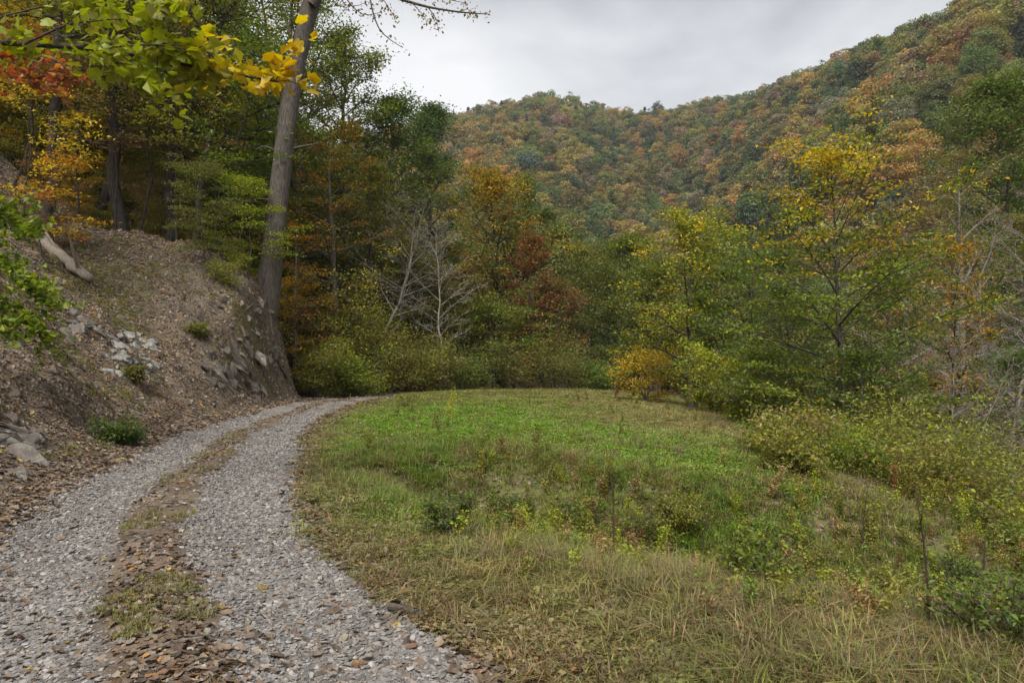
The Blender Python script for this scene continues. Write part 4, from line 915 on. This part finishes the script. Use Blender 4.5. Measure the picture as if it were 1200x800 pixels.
near_branch_tree('green_bush', 'bright green leafy bush hanging over the leaf-strewn bank', (bx_, by_, gz), (bx_ + 0.4, by_ - 0.2, gz + 2.6), 0.05,
                 [[(bx_ + 0.1, by_, gz + 1.0)] + n_([(-30, 300), (10, 310), (45, 345)], 13.2), [(bx_ + 0.2, by_, gz + 1.5)] + n_([(-30, 268), (5, 265), (32, 290)], 13.4), n_([(-40, 320), (-5, 345), (25, 370), (40, 388)], 13.0), n_([(-30, 270), (-15, 250), (5, 242)], 13.4),
                  n_([(-40, 340), (-15, 365), (5, 380)], 13.0), n_([(-20, 300), (20, 325), (52, 352)], 12.9), n_([(-50, 330), (-30, 350), (-10, 372)], 13.1)],
                 300, 0.15, lambda p, rg: np.array(K[['green', 'lime', 'lime', 'green', 'green'][rg.integers(5)]]) * 1.1, OVAL, 532, cat='bush', tw=14, per=0.11)
# ------------------------------------------------------------------ surfaces to stand small things on
Zg = Z.reshape(ny, nx)
def surf(x, y):
    x = np.asarray(x, float); y = np.asarray(y, float)
    i = np.clip(np.searchsorted(gx, x) - 1, 0, nx - 2); j = np.clip(np.searchsorted(gy, y) - 1, 0, ny - 2)
    fx = (x - gx[i]) / (gx[i + 1] - gx[i]); fy = (y - gy[j]) / (gy[j + 1] - gy[j])
    z = Zg[j, i] * (1 - fx) * (1 - fy) + Zg[j, i + 1] * fx * (1 - fy) + Zg[j + 1, i] * (1 - fx) * fy + Zg[j + 1, i + 1] * fx * fy
    la, _ = roadcoord(x, y)
    zr_ = terr(x, y) + road_prof(la, x, y) - 0.06 * ss(np.abs(la), 1.5, 1.85)
    return np.where(np.abs(la) < 1.84, np.maximum(z, zr_), z)
def normals(x, y, d=0.1):
    zx = (surf(x + d, y) - surf(x - d, y)) / (2 * d); zy = (surf(x, y + d) - surf(x, y - d)) / (2 * d)
    n = np.stack([-zx, -zy, np.ones_like(zx)], 1)
    return n / np.linalg.norm(n, axis=1)[:, None]
def align(nrm, ang):
    """euler angles turning Z to nrm with a spin about it"""
    t = np.stack([np.cos(ang), np.sin(ang), 0 * ang], 1); t = t - (t * nrm).sum(1)[:, None] * nrm; t /= np.linalg.norm(t, axis=1)[:, None]
    b = np.cross(nrm, t)
    return np.stack([np.arctan2(b[:, 2], nrm[:, 2]), -np.arcsin(np.clip(t[:, 2], -1, 1)), np.arctan2(t[:, 1], t[:, 0])], 1)
rng = np.random.default_rng(77)
def sample(n, y0, y1, power=1.0, m=160):
    """ground points inside the view with some margin, denser near the camera"""
    u = rng.random(n)
    y = y0 * (y1 / y0) ** u if power == 1 else (y0 ** (1 - power) + u * (y1 ** (1 - power) - y0 ** (1 - power))) ** (1 / (1 - power))
    x = (rng.uniform(-m, 1200 + m, n) - 600) / F * y
    return x, y

# ------------------------------------------------------------------ grass
def tuft(name, seed, nb=26, h=0.15, rad=0.07, w=0.0055, bend=0.6, upright=0.5):
    rg = np.random.default_rng(seed); mb = MB()
    for k in range(nb):
        a = rg.uniform(0, 2 * pi); r = rad * math.sqrt(rg.random()); b = np.array([r * cos(a), r * sin(a), -0.02])
        d = rg.uniform(0, 2 * pi); l = h * rg.uniform(0.5, 1.25); lean = rg.uniform(0.1, 1) * bend
        dv = np.array([cos(d), sin(d), 0]); sv = np.array([-sin(d), cos(d), 0]) * w * rg.uniform(0.7, 1.3)
        p1 = b + dv * l * lean * 0.3 + np.array([0, 0, l * 0.55]); p2 = b + dv * l * lean + np.array([0, 0, l * (1 - 0.35 * lean)])
        mb.add(np.stack([b - sv, b + sv, p1 + sv * 0.85, p1 - sv * 0.85, p2]), [[0, 1, 2, 3]], [[3, 2, 4]], np.ones(3) * rg.uniform(0.65, 1.35) * (1 + 0.10 * rg.normal(size=3)))
    return mb.mesh(name, M_GRASS, smooth=False)
GR = [tuft('grass_tuft', 600 + i, 28, 0.10, 0.10, 0.005, 1.1) for i in range(4)] + [tuft('tall_grass_tuft', 610 + i, 34, 0.24, 0.13, 0.0036, 1.7) for i in range(3)]
def clover(name, seed, n=46, rad=0.13, ls=0.034, h=0.05):
    rg = np.random.default_rng(seed); mb = MB(); a = rg.uniform(0, 2 * pi, n); r = rad * np.sqrt(rg.random(n))
    C = np.stack([r * np.cos(a), r * np.sin(a), h * rg.uniform(0.1, 1.0, n)], 1)
    leaves(mb, C, np.stack([0.5 * rg.normal(size=n), 0.5 * rg.normal(size=n), np.ones(n)], 1), ls * rg.uniform(0.6, 1.4, n), np.ones((n, 3)) * rg.uniform(0.65, 1.4, (n, 1)), rg, aspect=0.8)
    return mb.mesh(name, M_GRASS, smooth=False)
def leafy(name, seed, H=0.5, nst=3, nl=26, ls=0.07):
    rg = np.random.default_rng(seed); mb = MB()
    for s in range(nst):
        a = rg.uniform(0, 2 * pi); top = np.array([cos(a) * 0.3 * H * rg.random(), sin(a) * 0.3 * H * rg.random(), H * rg.uniform(0.7, 1.1)])
        P = bez(np.array([cos(a), sin(a), 0]) * 0.04, top * np.array([0.3, 0.3, 0.5]), top, 5)
        tube(mb, P, np.linspace(0.005, 0.002, 5), 3, (0.8, 0.55, 0.5), cap=False)
        t = rg.uniform(0.15, 1, nl); C = np.stack([np.interp(t, np.linspace(0, 1, 5), P[:, k]) for k in range(3)], 1)
        az = rg.uniform(0, 2 * pi, nl); D = np.stack([np.cos(az), np.sin(az), 0.2 + 0 * az], 1)
        leaves(mb, C + D * ls * 0.8, np.stack([0.4 * rg.normal(size=nl), 0.4 * rg.normal(size=nl), np.ones(nl)], 1), ls * rg.uniform(0.6, 1.3, nl), np.ones((nl, 3)) * rg.uniform(0.7, 1.3, (nl, 1)), rg, direc=D * 1.5)
    return mb.mesh(name, M_GRASS, smooth=False)
WD = [leafy('weed', 620 + i, 0.42, 4, 28, 0.05) for i in range(3)] + [leafy('tall_weed', 630 + i, 0.75, 5, 44, 0.055) for i in range(2)]
GR += [clover('clover', 615 + i) for i in range(3)]
def gully_d(x, y):
    gd = np.full(x.shape, 1e9)
    for i in range(len(GUL) - 1):
        a, b = GUL[i], GUL[i + 1]; v = b - a
        t = np.clip(((x - a[0]) * v[0] + (y - a[1]) * v[1]) / (v @ v), 0, 1)
        gd = np.minimum(gd, np.hypot(x - a[0] - t * v[0], y - a[1] - t * v[1]))
    return gd
x, y = sample(140000, 1.8, 50, 1.12, 300)
la, ar = roadcoord(x, y); ed = x - np.interp(y, EDGE[:, 0], EDGE[:, 1])
bare = fbm(x / 0.9, y / 0.9, 301, 3)
k = (la < -1.35 + 0.25 * bare) & (ed < 3.5) & (rng.random(len(x)) < np.clip((-la - 1.35) / 1.2 + 0.25, 0, 1)) & (y < 46 + 2 * bare)
# bare earth scar at the head of the gully
scar = 1.1 * gauss(x, y, -0.1, 10.9, 0.9, 0.6) + 0.6 * gauss(x, y, 1.8, 10.4, 0.8, 0.35) + 0.5 * gauss(x, y, 4.8, 10.2, 1.6, 0.6) + 0.4 * gauss(x, y, 6.8, 10.2, 1.6, 0.6)
k &= rng.random(len(x)) > scar * 1.1
x, y, la, ed, bare = x[k], y[k], la[k], ed[k], bare[k]
n = len(x)
gd = gully_d(x, y)
talln = fbm(x / 1.4, y / 1.4, 311, 3)
tall = ((y < 8) & (x > -0.4) & (-la > 2.6) & (rng.random(n) < 0.10 + 0.2 * (gd < 2.0) + 0.4 * talln)) | ((gd < 2.2) & (rng.random(n) < 0.35)) | (rng.random(n) < 0.03 + 0.06 * (talln > 0.3)) | ((y > 40) & (rng.random(n) < 0.4)) | ((ed > -1) & (rng.random(n) < 0.25))
pick = np.where(tall, 4 + rng.integers(0, 3, n), rng.integers(0, 4, n)); gm, _d = meadow_mix(x, y)
clov = ~tall & (rng.random(n) < 0.30 + 0.35 * gm); pick = np.where(clov, 7 + rng.integers(0, 3, n), pick)
tn = meadow_col(x, y) * rng.uniform(0.75, 1.3, (n, 1)) * (1 + 0.08 * rng.normal(size=(n, 3)))
dryt = (tall & (rng.random(n) < np.where(gd < 2.4, 0.25, 0.5))) | (rng.random(n) < 0.10)
dc = np.array([C_STRAW, C_BROWN * 1.15, C_OLIVE * 1.1, C_STRAW * 0.7])[rng.choice(4, n, p=[.36, .26, .2, .18])]
tn = np.where(dryt[:, None], dc * rng.uniform(0.6, 1.15, (n, 1)), tn) * 1.02
far = 1 + 0.9 * ss(y, 8, 40)
hsc = rng.uniform(0.6, 1.25, n) * np.clip(0.55 + 0.4 * (-la - 1.4), 0.45, 1.0) * np.where(tall, 1 - 0.35 * ss(y, 12, 30), 1) * np.where(y > 38, 1.2, 1)
sv = np.stack([far * rng.uniform(0.8, 1.25, n), far * rng.uniform(0.8, 1.25, n), hsc * (0.85 + 0.15 * far)], 1)
scatter('meadow_grass', np.stack([x, y, surf(x, y)], 1), zrot(n, rng, 0.12), sv, pick, np.clip(tn, 0.01, 0.9), GR, M_GRASS, 'green and straw-coloured meadow grass on the shelf inside the bend')
# grass on the hump between the ruts
x, y = sample(16000, 2.8, 36, 1.3); la, _ = roadcoord(x, y)
k = (np.abs(la + 0.12 * fbm(x / .5, y / .5, 321, 2)) < 0.3) & (fbm(x / 0.8, y / 0.8, 331, 3) > 0.02 - 0.15 * (y > 9)) & (rng.random(len(x)) < 0.8)
x, y = x[k], y[k]; n = len(x)
scatter('road_hump_grass', np.stack([x, y, surf(x, y)], 1), zrot(n, rng, 0.2), np.stack([0.6 + 0 * x, 0.6 + 0 * x, rng.uniform(0.3, 0.6, n)], 1) * (1 + 0.03 * y)[:, None], rng.integers(0, 4, n),
        (C_OLIVE * 0.9 * rng.uniform(0.6, 1.3, (n, 1)) * 0.6 + 0.4 * C_STRAW * rng.uniform(0.5, 1, (n, 1))), GR[:4], M_GRASS, 'short worn grass on the hump between the wheel ruts')
# thin tufts on the bank
x = rng.uniform(-20, -4, 30000); y = rng.uniform(7, 36, 30000); dlx = toe_d(x, y); nz = fbm(x / 1.7 + 3, y / 1.9, 115, 4)
k = (np.abs(x / y) < 0.8) & (dlx > 0.3) & (dlx < 10) & (rng.random(len(x)) < np.clip(1.3 * nz, 0.015, 1)); x, y = x[k], y[k]; n = len(x)
scatter('bank_moss_and_grass', np.stack([x, y, surf(x, y)], 1), align(normals(x, y, 0.1), rng.uniform(0, 2 * pi, n)), np.repeat(rng.uniform(0.6, 1.3, n)[:, None], 3, 1), np.where(rng.random(n) < 0.5, 0, 1), np.array([K['olive'], K['yolive'], K['brown']])[rng.choice(3, n, p=[.5, .3, .2])] * rng.uniform(0.6, 1.1, (n, 1)), [GR[0], GR[7]], M_GRASS, 'thin olive moss and grass tufts on the leafy bank')
# weeds of the gully and the outer slope
x, y = sample(34000, 3.5, 34, 1.0); la, _ = roadcoord(x, y); gd = gully_d(x, y); ed = x - np.interp(y, EDGE[:, 0], EDGE[:, 1])
gyl = np.interp(x, GUL[:, 0], GUL[:, 1]); wn = fbm(x / 1.1, y / 1.1, 341, 3)
pw = np.clip((0.50 + 0.6 * wn) * np.exp(-(gd / np.where(y > gyl, 1.2, 2.3)) ** 2) * (x > -0.5) + 0.6 * ss(ed, -0.2, 1.2) + 0.5 * gauss(x, y, 4.2, 5.6, 1.6, 1.5) + 0.006, 0, 1) * (1 - 0.35 * gauss(x, y, 5.0, 10.2, 1.8, 0.6)) * (1 - 0.9 * gauss(x, y, -0.1, 10.9, 0.7, 0.7))
k = (la < -2.2) & (rng.random(len(x)) < pw) & (ed < 9) & (y > 4.2)
x, y, ed, wn, gd = x[k], y[k], ed[k], wn[k], gd[k]; n = len(x)
pick = np.where((rng.random(n) < 0.25 + 0.3 * (ed > 0)) & (y > 8.5), 3 + rng.integers(0, 2, n), rng.integers(0, 3, n))
wc = np.array([K['green'], K['lime'], K['olive'], K['yolive'], K['brown'], K['tan']])[rng.choice(6, n, p=[.20, .20, .26, .20, .08, .06])] * rng.uniform(0.8, 1.3, (n, 1)) * 1.1
scatter('gully_weeds', np.stack([x, y, surf(x, y)], 1), zrot(n, rng, 0.18), np.repeat((rng.uniform(0.35, 0.9, n) * (0.65 + 0.035 * y))[:, None], 3, 1), pick, wc, WD, M_GRASS, 'tangled leafy weeds filling the gully and the outer slope')

# ------------------------------------------------------------------ fallen leaves
def dead_leaf(name, seed, lob):
    rg = np.random.default_rng(seed); nn_ = 10; th = np.linspace(0, 2 * pi, nn_ + 1)[:-1]
    r = 0.5 * (1 - 0.28 * lob * (np.arange(nn_) % 2)) * rg.uniform(0.88, 1.1, nn_)
    v = np.stack([0.62 * r * np.cos(th), r * np.sin(th), 0 * th], 1)
    cu = rg.uniform(0.4, 1.2); v[:, 2] = cu * (v[:, 0] ** 2) * 1.6 + rg.uniform(-0.5, 0.8) * v[:, 1] ** 2 + rg.normal(size=nn_) * 0.025 + 0.05
    v = np.vstack([[0, 0, 0.04], v])
    return build_mesh(name, v, [np.array([(0, q, q % nn_ + 1) for q in range(1, nn_ + 1)])], M_LITTERO, np.ones((nn_ + 1, 3)) * rg.uniform(0.8, 1.15, (nn_ + 1, 1)), smooth=False)
DL = [dead_leaf('dead_leaf', 640 + i, i % 2) for i in range(5)]
LT = np.array([(0.215, 0.155, 0.105), (0.16, 0.115, 0.08), (0.29, 0.225, 0.165), (0.21, 0.12, 0.07), (0.11, 0.085, 0.065), (0.33, 0.28, 0.22), (0.36, 0.18, 0.06), (0.40, 0.29, 0.07)])
LP_ = [.26, .22, .17, .10, .14, .07, .025, .015]
x, y = sample(170000, 2.7, 40, 1.25, 120); xb = rng.uniform(-26, -4, 130000); yb = rng.uniform(6, 36, 130000); bk = np.abs(xb / yb) < 0.8; x = np.concatenate([x, xb[bk]]); y = np.concatenate([y, yb[bk]]); la, ar = roadcoord(x, y); dlx = toe_d(x, y); nz = fbm(x / 0.8, y / 0.8, 351, 3); wear = road_wear(la, x, y); gd = gully_d(x, y)
onroad = np.abs(la) < 1.75
hump = np.exp(-(la / 0.36) ** 2)
prob = np.where(onroad, 0.055 * wear * (0.6 + nz) + (1 - wear) * (0.22 * hump * (0.9 + 1.4 * nz) + 0.9 * ss(np.abs(la), 1.0, 1.5) * np.where(la < 0, 0.85, 1)) + 0.45 * ss(la + 0.3 * nz, 1.0, 1.45), 0)
prob = np.where(~onroad & (dlx > -1.2), 0.95 * np.clip(0.85 + 0.6 * nz, 0.25, 1) * (1 - 0.45 * ss(dlx, 6, 14)), prob)
shd = np.clip(1 - (-la - 1.6) / (1.0 + 0.7 * nz), 0, 1)
prob = np.where(~onroad & (la < 0), np.maximum(0.75 * shd ** 1.3, 0.05 + 0.5 * gauss(x, y, -0.35, 10.9, 0.6, 1.0) + 0.4 * gauss(x, y, 5.0, 10.2, 1.8, 0.6) + 0.10 * (gd < 2) + 0.45 * gauss(x, y, 0.3, 4.6, 1.3, 1.0)), prob)
k = (rng.random(len(x)) < prob) & (dlx < 16); x, y, la = x[k], y[k], la[k]; n = len(x)
nr = normals(x, y, 0.06) + rng.normal(size=(n, 3)) * 0.28; nr /= np.linalg.norm(nr, axis=1)[:, None]
rot = align(nr, rng.uniform(0, 2 * pi, n)); sz = rng.uniform(0.05, 0.11, n) * (1 + 0.5 * ss(y, 8, 30)) * np.where(np.abs(la) < 1.2, 0.78, 1); pk = rng.integers(0, 5, n)
tn = LT[rng.choice(8, n, p=LP_)] * rng.uniform(0.55, 1.15, (n, 1))
P = np.stack([x, y, surf(x, y) + 0.004], 1)
ppx, ppy, pd = project(P)
vis = (ppx > 0) & (ppx < 1200) & (ppy < 800)
big = np.argsort(np.where(vis, pd / sz, 1e9))[:300]; m = np.zeros(n, bool); m[big] = True
for i in big:
    o = link('fallen_leaf', DL[pk[i]], road if abs(la[i]) < 1.8 else ground, P[i]); o.rotation_euler = rot[i]; o.scale = (sz[i],) * 3; o.color = (*tn[i], 1)
scatter('leaf_litter', P[~m], rot[~m], np.repeat(sz[~m][:, None], 3, 1), pk[~m], tn[~m], DL, M_LITTER, 'brown and tan fallen leaves covering the bank and road edges')

# ------------------------------------------------------------------ gravel
def hull(name, seed, dims=(1, 1, 1), npt=14, mat=M_STONE, col=(1, 1, 1)):
    rg = np.random.default_rng(seed); bm = bmesh.new()
    p = rg.normal(size=(npt, 3)); p /= np.linalg.norm(p, axis=1)[:, None]; p *= rg.uniform(0.75, 1.0, (npt, 1)) * 0.5 * np.array(dims)
    for q in p: bm.verts.new(q)
    bmesh.ops.convex_hull(bm, input=bm.verts[:])
    bmesh.ops.triangulate(bm, faces=bm.faces[:]); bm.verts.ensure_lookup_table()
    used = [v for v in bm.verts if v.link_faces]; ix = {v: i for i, v in enumerate(used)}
    vv = np.array([v.co[:] for v in used]); ff = np.array([[ix[v] for v in f.verts] for f in bm.faces]); bm.free()
    return build_mesh(name, vv, [ff], mat, np.ones((len(vv), 3)) * np.array(col) * rg.uniform(0.85, 1.15, (len(vv), 1)), smooth=False)
GV = [hull('gravel_stone', 660 + i, (1.1, 0.8, 0.38), 11) for i in range(5)]
M_STONEO = solid_mat('stone_single', 'object', 0.8, (30, 0.7, 1.3))
GVO = [hull('gravel_stone_single', 660 + i, (1.1, 0.8, 0.38), 11, M_STONEO) for i in range(5)]
n = 210000
s_ = 3.2 * (30 / 3.2) ** (rng.random(n) ** 1.25) + 6.0; w_ = rng.uniform(-1.75, 1.75, n)
x, y = road_pt(s_, w_); d_ = np.hypot(x, y)
k = (rng.random(n) < 0.10 + 0.9 * road_wear(w_, x, y)) & (y > 2.6); x, y, w_, d_ = x[k], y[k], w_[k], d_[k]; n = len(x)
sz = (0.013 + 0.045 * rng.random(n) ** 3.2) * (1 + 0.025 * d_); pk = rng.integers(0, 5, n)
rot = np.stack([rng.normal(0, 0.25, n), rng.normal(0, 0.25, n), rng.uniform(0, 2 * pi, n)], 1)
tn = np.array([(0.235, 0.22, 0.205), (0.18, 0.17, 0.16), (0.32, 0.30, 0.28), (0.225, 0.19, 0.16), (0.12, 0.113, 0.107)])[rng.choice(5, n, p=[.34, .28, .15, .14, .09])] * rng.uniform(0.8, 1.2, (n, 1))
P = np.stack([x, y, surf(x, y) + 0.08 * sz], 1); ppx, ppy, pd = project(P); vis = (ppx > 0) & (ppx < 1200) & (ppy < 800)
big = np.argsort(np.where(vis, pd / sz, 1e9))[:300]; m = np.zeros(n, bool); m[big] = True
for i in big:
    o = link('stone', GVO[pk[i]], road, P[i]); o.rotation_euler = rot[i]; o.scale = (sz[i],) * 3; o.color = (*tn[i], 1)
scatter('gravel', P[~m], rot[~m], np.repeat(sz[~m][:, None], 3, 1), pk[~m], tn[~m], GV, M_STONE, 'loose grey gravel in the two wheel ruts of the track')

# shards of rock and clods on the bank
x = rng.uniform(-24, -4, 60000); y = rng.uniform(6, 36, 60000); dlx = toe_d(x, y); nz = fbm(x / 1.5, y / 1.5, 361, 3)
k = (np.abs(x / y) < 0.8) & (dlx > 0.1) & (dlx < 9) & (rng.random(len(x)) < np.clip(0.28 + 0.7 * nz, 0.03, 1)); x, y = x[k], y[k]; n = len(x)
scatter('bank_shards', np.stack([x, y, surf(x, y)], 1), align(normals(x, y, 0.1), rng.uniform(0, 2 * pi, n)), np.repeat((0.03 + 0.16 * rng.random(n) ** 3)[:, None], 3, 1) * np.array([1.2, 0.8, 1.3]), rng.integers(0, 5, n),
        np.array([(0.14, 0.11, 0.085), (0.19, 0.165, 0.14), (0.10, 0.08, 0.065)])[rng.integers(0, 3, n)] * rng.uniform(0.8, 1.2, (n, 1)), GV, M_STONE, 'brown stone shards and clods strewn over the cut bank')

# ------------------------------------------------------------------ rocks, log, roots, sticks
def rock_mesh(name, seed, dims):
    me = hull(name, seed, dims, 16, M_ROCK)
    bm = bmesh.new(); bm.from_mesh(me); bmesh.ops.bevel(bm, geom=bm.edges[:], offset=0.03, segments=1, affect='EDGES'); bm.to_mesh(me); bm.free()
    return me
RK = [rock_mesh('rock', 680 + i, d) for i, d in enumerate([(1.2, 0.8, 0.5), (1.0, 1.0, 0.6), (1.5, 0.7, 0.35), (1.1, 0.8, 0.75), (1.7, 0.8, 0.3)])]
def outcrop(label, px0, px1, py0, py1, n, size, tint, seed, tilt=(0.5, 0.3), shp=None):
    rg = np.random.default_rng(seed); c = hit((px0 + px1) / 2, (py0 + py1) / 2); e = empty('rock_outcrop', c, label, 'rock')
    for q in range(n):
        for _ in range(20):
            a, b = rg.uniform(-1, 1, 2)
            if a * a + b * b < 1: break
        p = hit((px0 + px1) / 2 + a * (px1 - px0) / 2, (py0 + py1) / 2 + b * (py1 - py0) / 2); s = size * rg.uniform(0.55, 1.25) * p[1] / F
        p[2] = surf(np.array([p[0]]), np.array([p[1]]))[0] - 0.02 * s
        o = link('stone', RK[rg.choice(shp or [0, 1, 2, 3, 4])], e, p - c); o.rotation_euler = (tilt[0] + rg.normal() * 0.3, tilt[1] + rg.normal() * 0.3, rg.normal() * 0.6 + 0.6); o.scale = (s, s * rg.uniform(0.8, 1.1), s * rg.uniform(0.8, 1.3)); t = np.array(tint) * rg.uniform(0.75, 1.25); o.color = (*t, 1)
    return e
outcrop('pale grey fractured rock outcrop in the middle of the leafy bank', 118, 190, 392, 444, 48, 18, (0.27, 0.265, 0.24), 1, (0.7, 0.5))
outcrop('brownish grey rock ledge at the toe of the bank beside the road', -30, 42, 482, 562, 26, 42, (0.155, 0.135, 0.115), 2, (0.5, 0.7))
outcrop('dark thin-bedded rock ledges on the steep bank nose', 236, 338, 398, 462, 46, 26, (0.13, 0.11, 0.09), 3, (0.2, 0.9), [2, 4, 0])
outcrop('dark rocks round the hollow under the green bush', 62, 108, 360, 402, 14, 24, (0.15, 0.13, 0.11), 4, (0.5, 0.6))
outcrop('scattered brown rocks on the bank below the big leaning trunk', 200, 325, 345, 400, 26, 17, (0.15, 0.12, 0.095), 5, (0.3, 0.8))
outcrop('scattered brown stones on the lower bank left of the pale outcrop', 5, 110, 420, 480, 18, 17, (0.15, 0.12, 0.095), 6, (0.3, 0.6))
def stick(name, label, cat, pts, r, col, seed, lift=0.6, twig=0):
    rg = np.random.default_rng(seed); P = np.array([hit(a, b) for a, b in pts]); P[:, 2] = surf(P[:, 0], P[:, 1]) + r * lift
    c = P[0].copy(); Q, R_ = dens(P - c, np.array([r, r * 0.9, r * 0.75]), 12); Q += rg.normal(size=Q.shape) * r * 0.12
    mb = MB(); tube(mb, Q, R_, 9, col, rng=rg, lump=0.07)
    for k in range(twig):
        q = Q[rg.integers(3, 11)]; tube(mb, np.stack([q, q + unit(rg.normal(size=3) + np.array([0, 0, 0.4])) * r * 7]), np.array([r * 0.35, r * 0.12]), 5, col)
    return link(name, mb.mesh(name, M_WOOD), None, c, label, cat)
stick('fallen_log', 'grey weathered log lying down the upper leafy bank', 'log', [(48, 288), (72, 308), (104, 334)], 0.22, (0.26, 0.22, 0.18), 1, 0.7, 2)
stick('fallen_stick', 'dark broken stick on the gravel edge by the grass', 'stick', [(454, 716), (472, 719), (494, 727)], 0.028, (0.09, 0.075, 0.06), 2, 0.9, 0)
stick('fallen_stick', 'thin grey stick on the leafy hump of the track', 'stick', [(160, 778), (200, 768), (238, 760)], 0.012, (0.20, 0.17, 0.14), 3, 1.2, 2)
stick('fallen_stick', 'thin brown stick lying at the head of the gully', 'stick', [(520, 578), (540, 584), (562, 588)], 0.014, (0.16, 0.12, 0.09), 4, 1.5, 2)
for (px, py, s, col, lab) in [(420, 773, 0.105, (0.27, 0.17, 0.09), 'brown loose stone on the gravel near the grass'), (307, 684, 0.10, (0.24, 0.18, 0.06), 'ochre loose stone in the right-hand wheel rut')]:
    p = hit(px, py); o = link('loose_stone', rock_mesh('loose_stone', int(px), (1.2, 0.8, 0.55)), None, (p[0], p[1], surf(np.array([p[0]]), np.array([p[1]]))[0] + 0.15 * s), lab, 'stone'); o.scale = (s,) * 3; o.color = (*col, 1); o.rotation_euler = (0.1, 0.1, 0.5)
# roots of the big tree hanging over the cut
bt = bpy.data.objects['big_tree']; broot = np.array(bt.location)
for i, L_ in enumerate([[(314, 345), (322, 372), (333, 405), (341, 440)], [(308, 348), (318, 385), (326, 420)], [(318, 345), (330, 365), (340, 398), (346, 425)], [(302, 350), (292, 362), (280, 372)], [(306, 350), (304, 372), (312, 395)]]):
    P = np.array([hit(a, b) for a, b in L_]); P[:, 2] = surf(P[:, 0], P[:, 1]) + 0.03; P[0] = broot + (P[0] - broot) * 0.25
    Q, R_ = dens(P, np.array([0.11, 0.05, 0.02]), 12); mb = MB(); tube(mb, Q - broot, R_, 6, (0.15, 0.12, 0.095), rng=rng, lump=0.08); link('root', mb.mesh('root', M_BARK), bt)

# single weeds that stand out
def dead_stalk(seed, H):
    rg = np.random.default_rng(seed); mb = MB(); P = bez(np.zeros(3), np.array([0.02, 0, H * 0.5]), np.array([rg.normal() * 0.08, rg.normal() * 0.05, H]), 8); c = (0.07, 0.05, 0.04)
    tube(mb, P, np.linspace(0.009, 0.004, 8), 5, c)
    for k in range(9):
        q = P[rg.integers(2, 8)]; tube(mb, np.stack([q, q + unit(np.array([rg.normal(), rg.normal(), 1.0])) * H * rg.uniform(0.1, 0.25)]), np.array([0.004, 0.0015]), 4, c)
    C = P[rg.integers(3, 8, 30)] + rg.normal(size=(30, 3)) * 0.06
    fm = MB(); leaves(fm, C, rg.normal(size=(30, 3)), 0.04 * rg.uniform(.5, 1.3, 30), np.array([(0.13, 0.09, 0.05)]) * rg.uniform(.7, 1.3, (30, 1)), rg)
    return mb.mesh('stalk', M_WOOD), fm.mesh('seedheads', M_LEAF, smooth=False)
for i, (px, py, H, lab) in enumerate([(718, 668, 0.75, 'dark dead weed stalk standing in the green gully weeds'), (822, 668, 0.7, 'bent dead stalk beside the straw-coloured foreground grass'), (1088, 758, 0.85, 'tall dead stalk among the dark weeds of the gully mouth'),
                                   (1150, 735, 0.6, 'short dead stalk near the green bramble at the gully mouth'), (962, 560, 0.8, 'dead stalk sticking out of the straw-tinged bramble'), (1010, 640, 0.8, 'dead stalk below the fresh green bramble'), (518, 610, 0.55, 'thin dead stalk in the dark green weed clump')]):
    p = hit(px, py); e = empty('dead_weed', p, lab, 'plant'); a, b = dead_stalk(700 + i, H); link('stem', a, e); link('seed_head', b, e)
for i, (px, py, H, R, p, lab) in enumerate([(525, 632, 0.28, 0.28, dict(green=4, dgreen=2), 'dark green weed clump left of the gully head'), (668, 628, 0.32, 0.4, dict(green=3, lime=2, olive=1), 'leafy green weed clump on the far lip of the gully'), (740, 640, 0.3, 0.35, dict(olive=2, green=2, brown=1), 'brown and green weed clump in the gully'),
                                         (600, 612, 0.26, 0.3, dict(green=2, olive=2), 'green weed tuft overhanging the bare scar'), (900, 700, 0.35, 0.4, dict(green=3, lime=1), 'tall fresh green weed clump near the straw grass'), (800, 625, 0.3, 0.4, dict(lime=2, yolive=2), 'lime weed clump on the gully wall'),
                                         (1130, 700, 0.32, 0.4, dict(dgreen=3, green=2), 'dark green weed mound in the gully mouth'), (1180, 775, 0.3, 0.4, dict(green=3, dgreen=2), 'green weed mound at the near side of the gully'), (472, 478, 0.35, 0.35, dict(lime=3, green=1), 'bright lime grass tussock at the back of the meadow')]):
    loc = hit(px, py); place_tree('weed_clump', shrub_mesh('weed_clump', 720 + i, H, R * 0.8, pal(**p), ls=0.042, n=7, nleaf=4), loc, lab, 'plant', crown='foliage', trunk='stems')

# ------------------------------------------------------------------ air
hm, ht, ho = new_mat('haze_air')
pv = N(ht, 'ShaderNodeVolumePrincipled'); pv.inputs['Color'].default_value = (0.86, 0.90, 0.97, 1); pv.inputs['Density'].default_value = 0.0002; pv.inputs['Anisotropy'].default_value = 0.2
L(ht, pv.outputs[0], ho.inputs['Volume'])
bx0 = np.array([-890, -55, -16.0]); bx1 = np.array([890, 1290, 260.0])
vv = np.array([[(bx0, bx1)[i][0], (bx0, bx1)[j][1], (bx0, bx1)[q][2]] for i in (0, 1) for j in (0, 1) for q in (0, 1)])
link('haze', build_mesh('haze', vv, [np.array([[0, 1, 3, 2], [4, 6, 7, 5], [0, 4, 5, 1], [2, 3, 7, 6], [0, 2, 6, 4], [1, 5, 7, 3]])], hm, smooth=False), label='thin pale valley haze', kind='stuff')
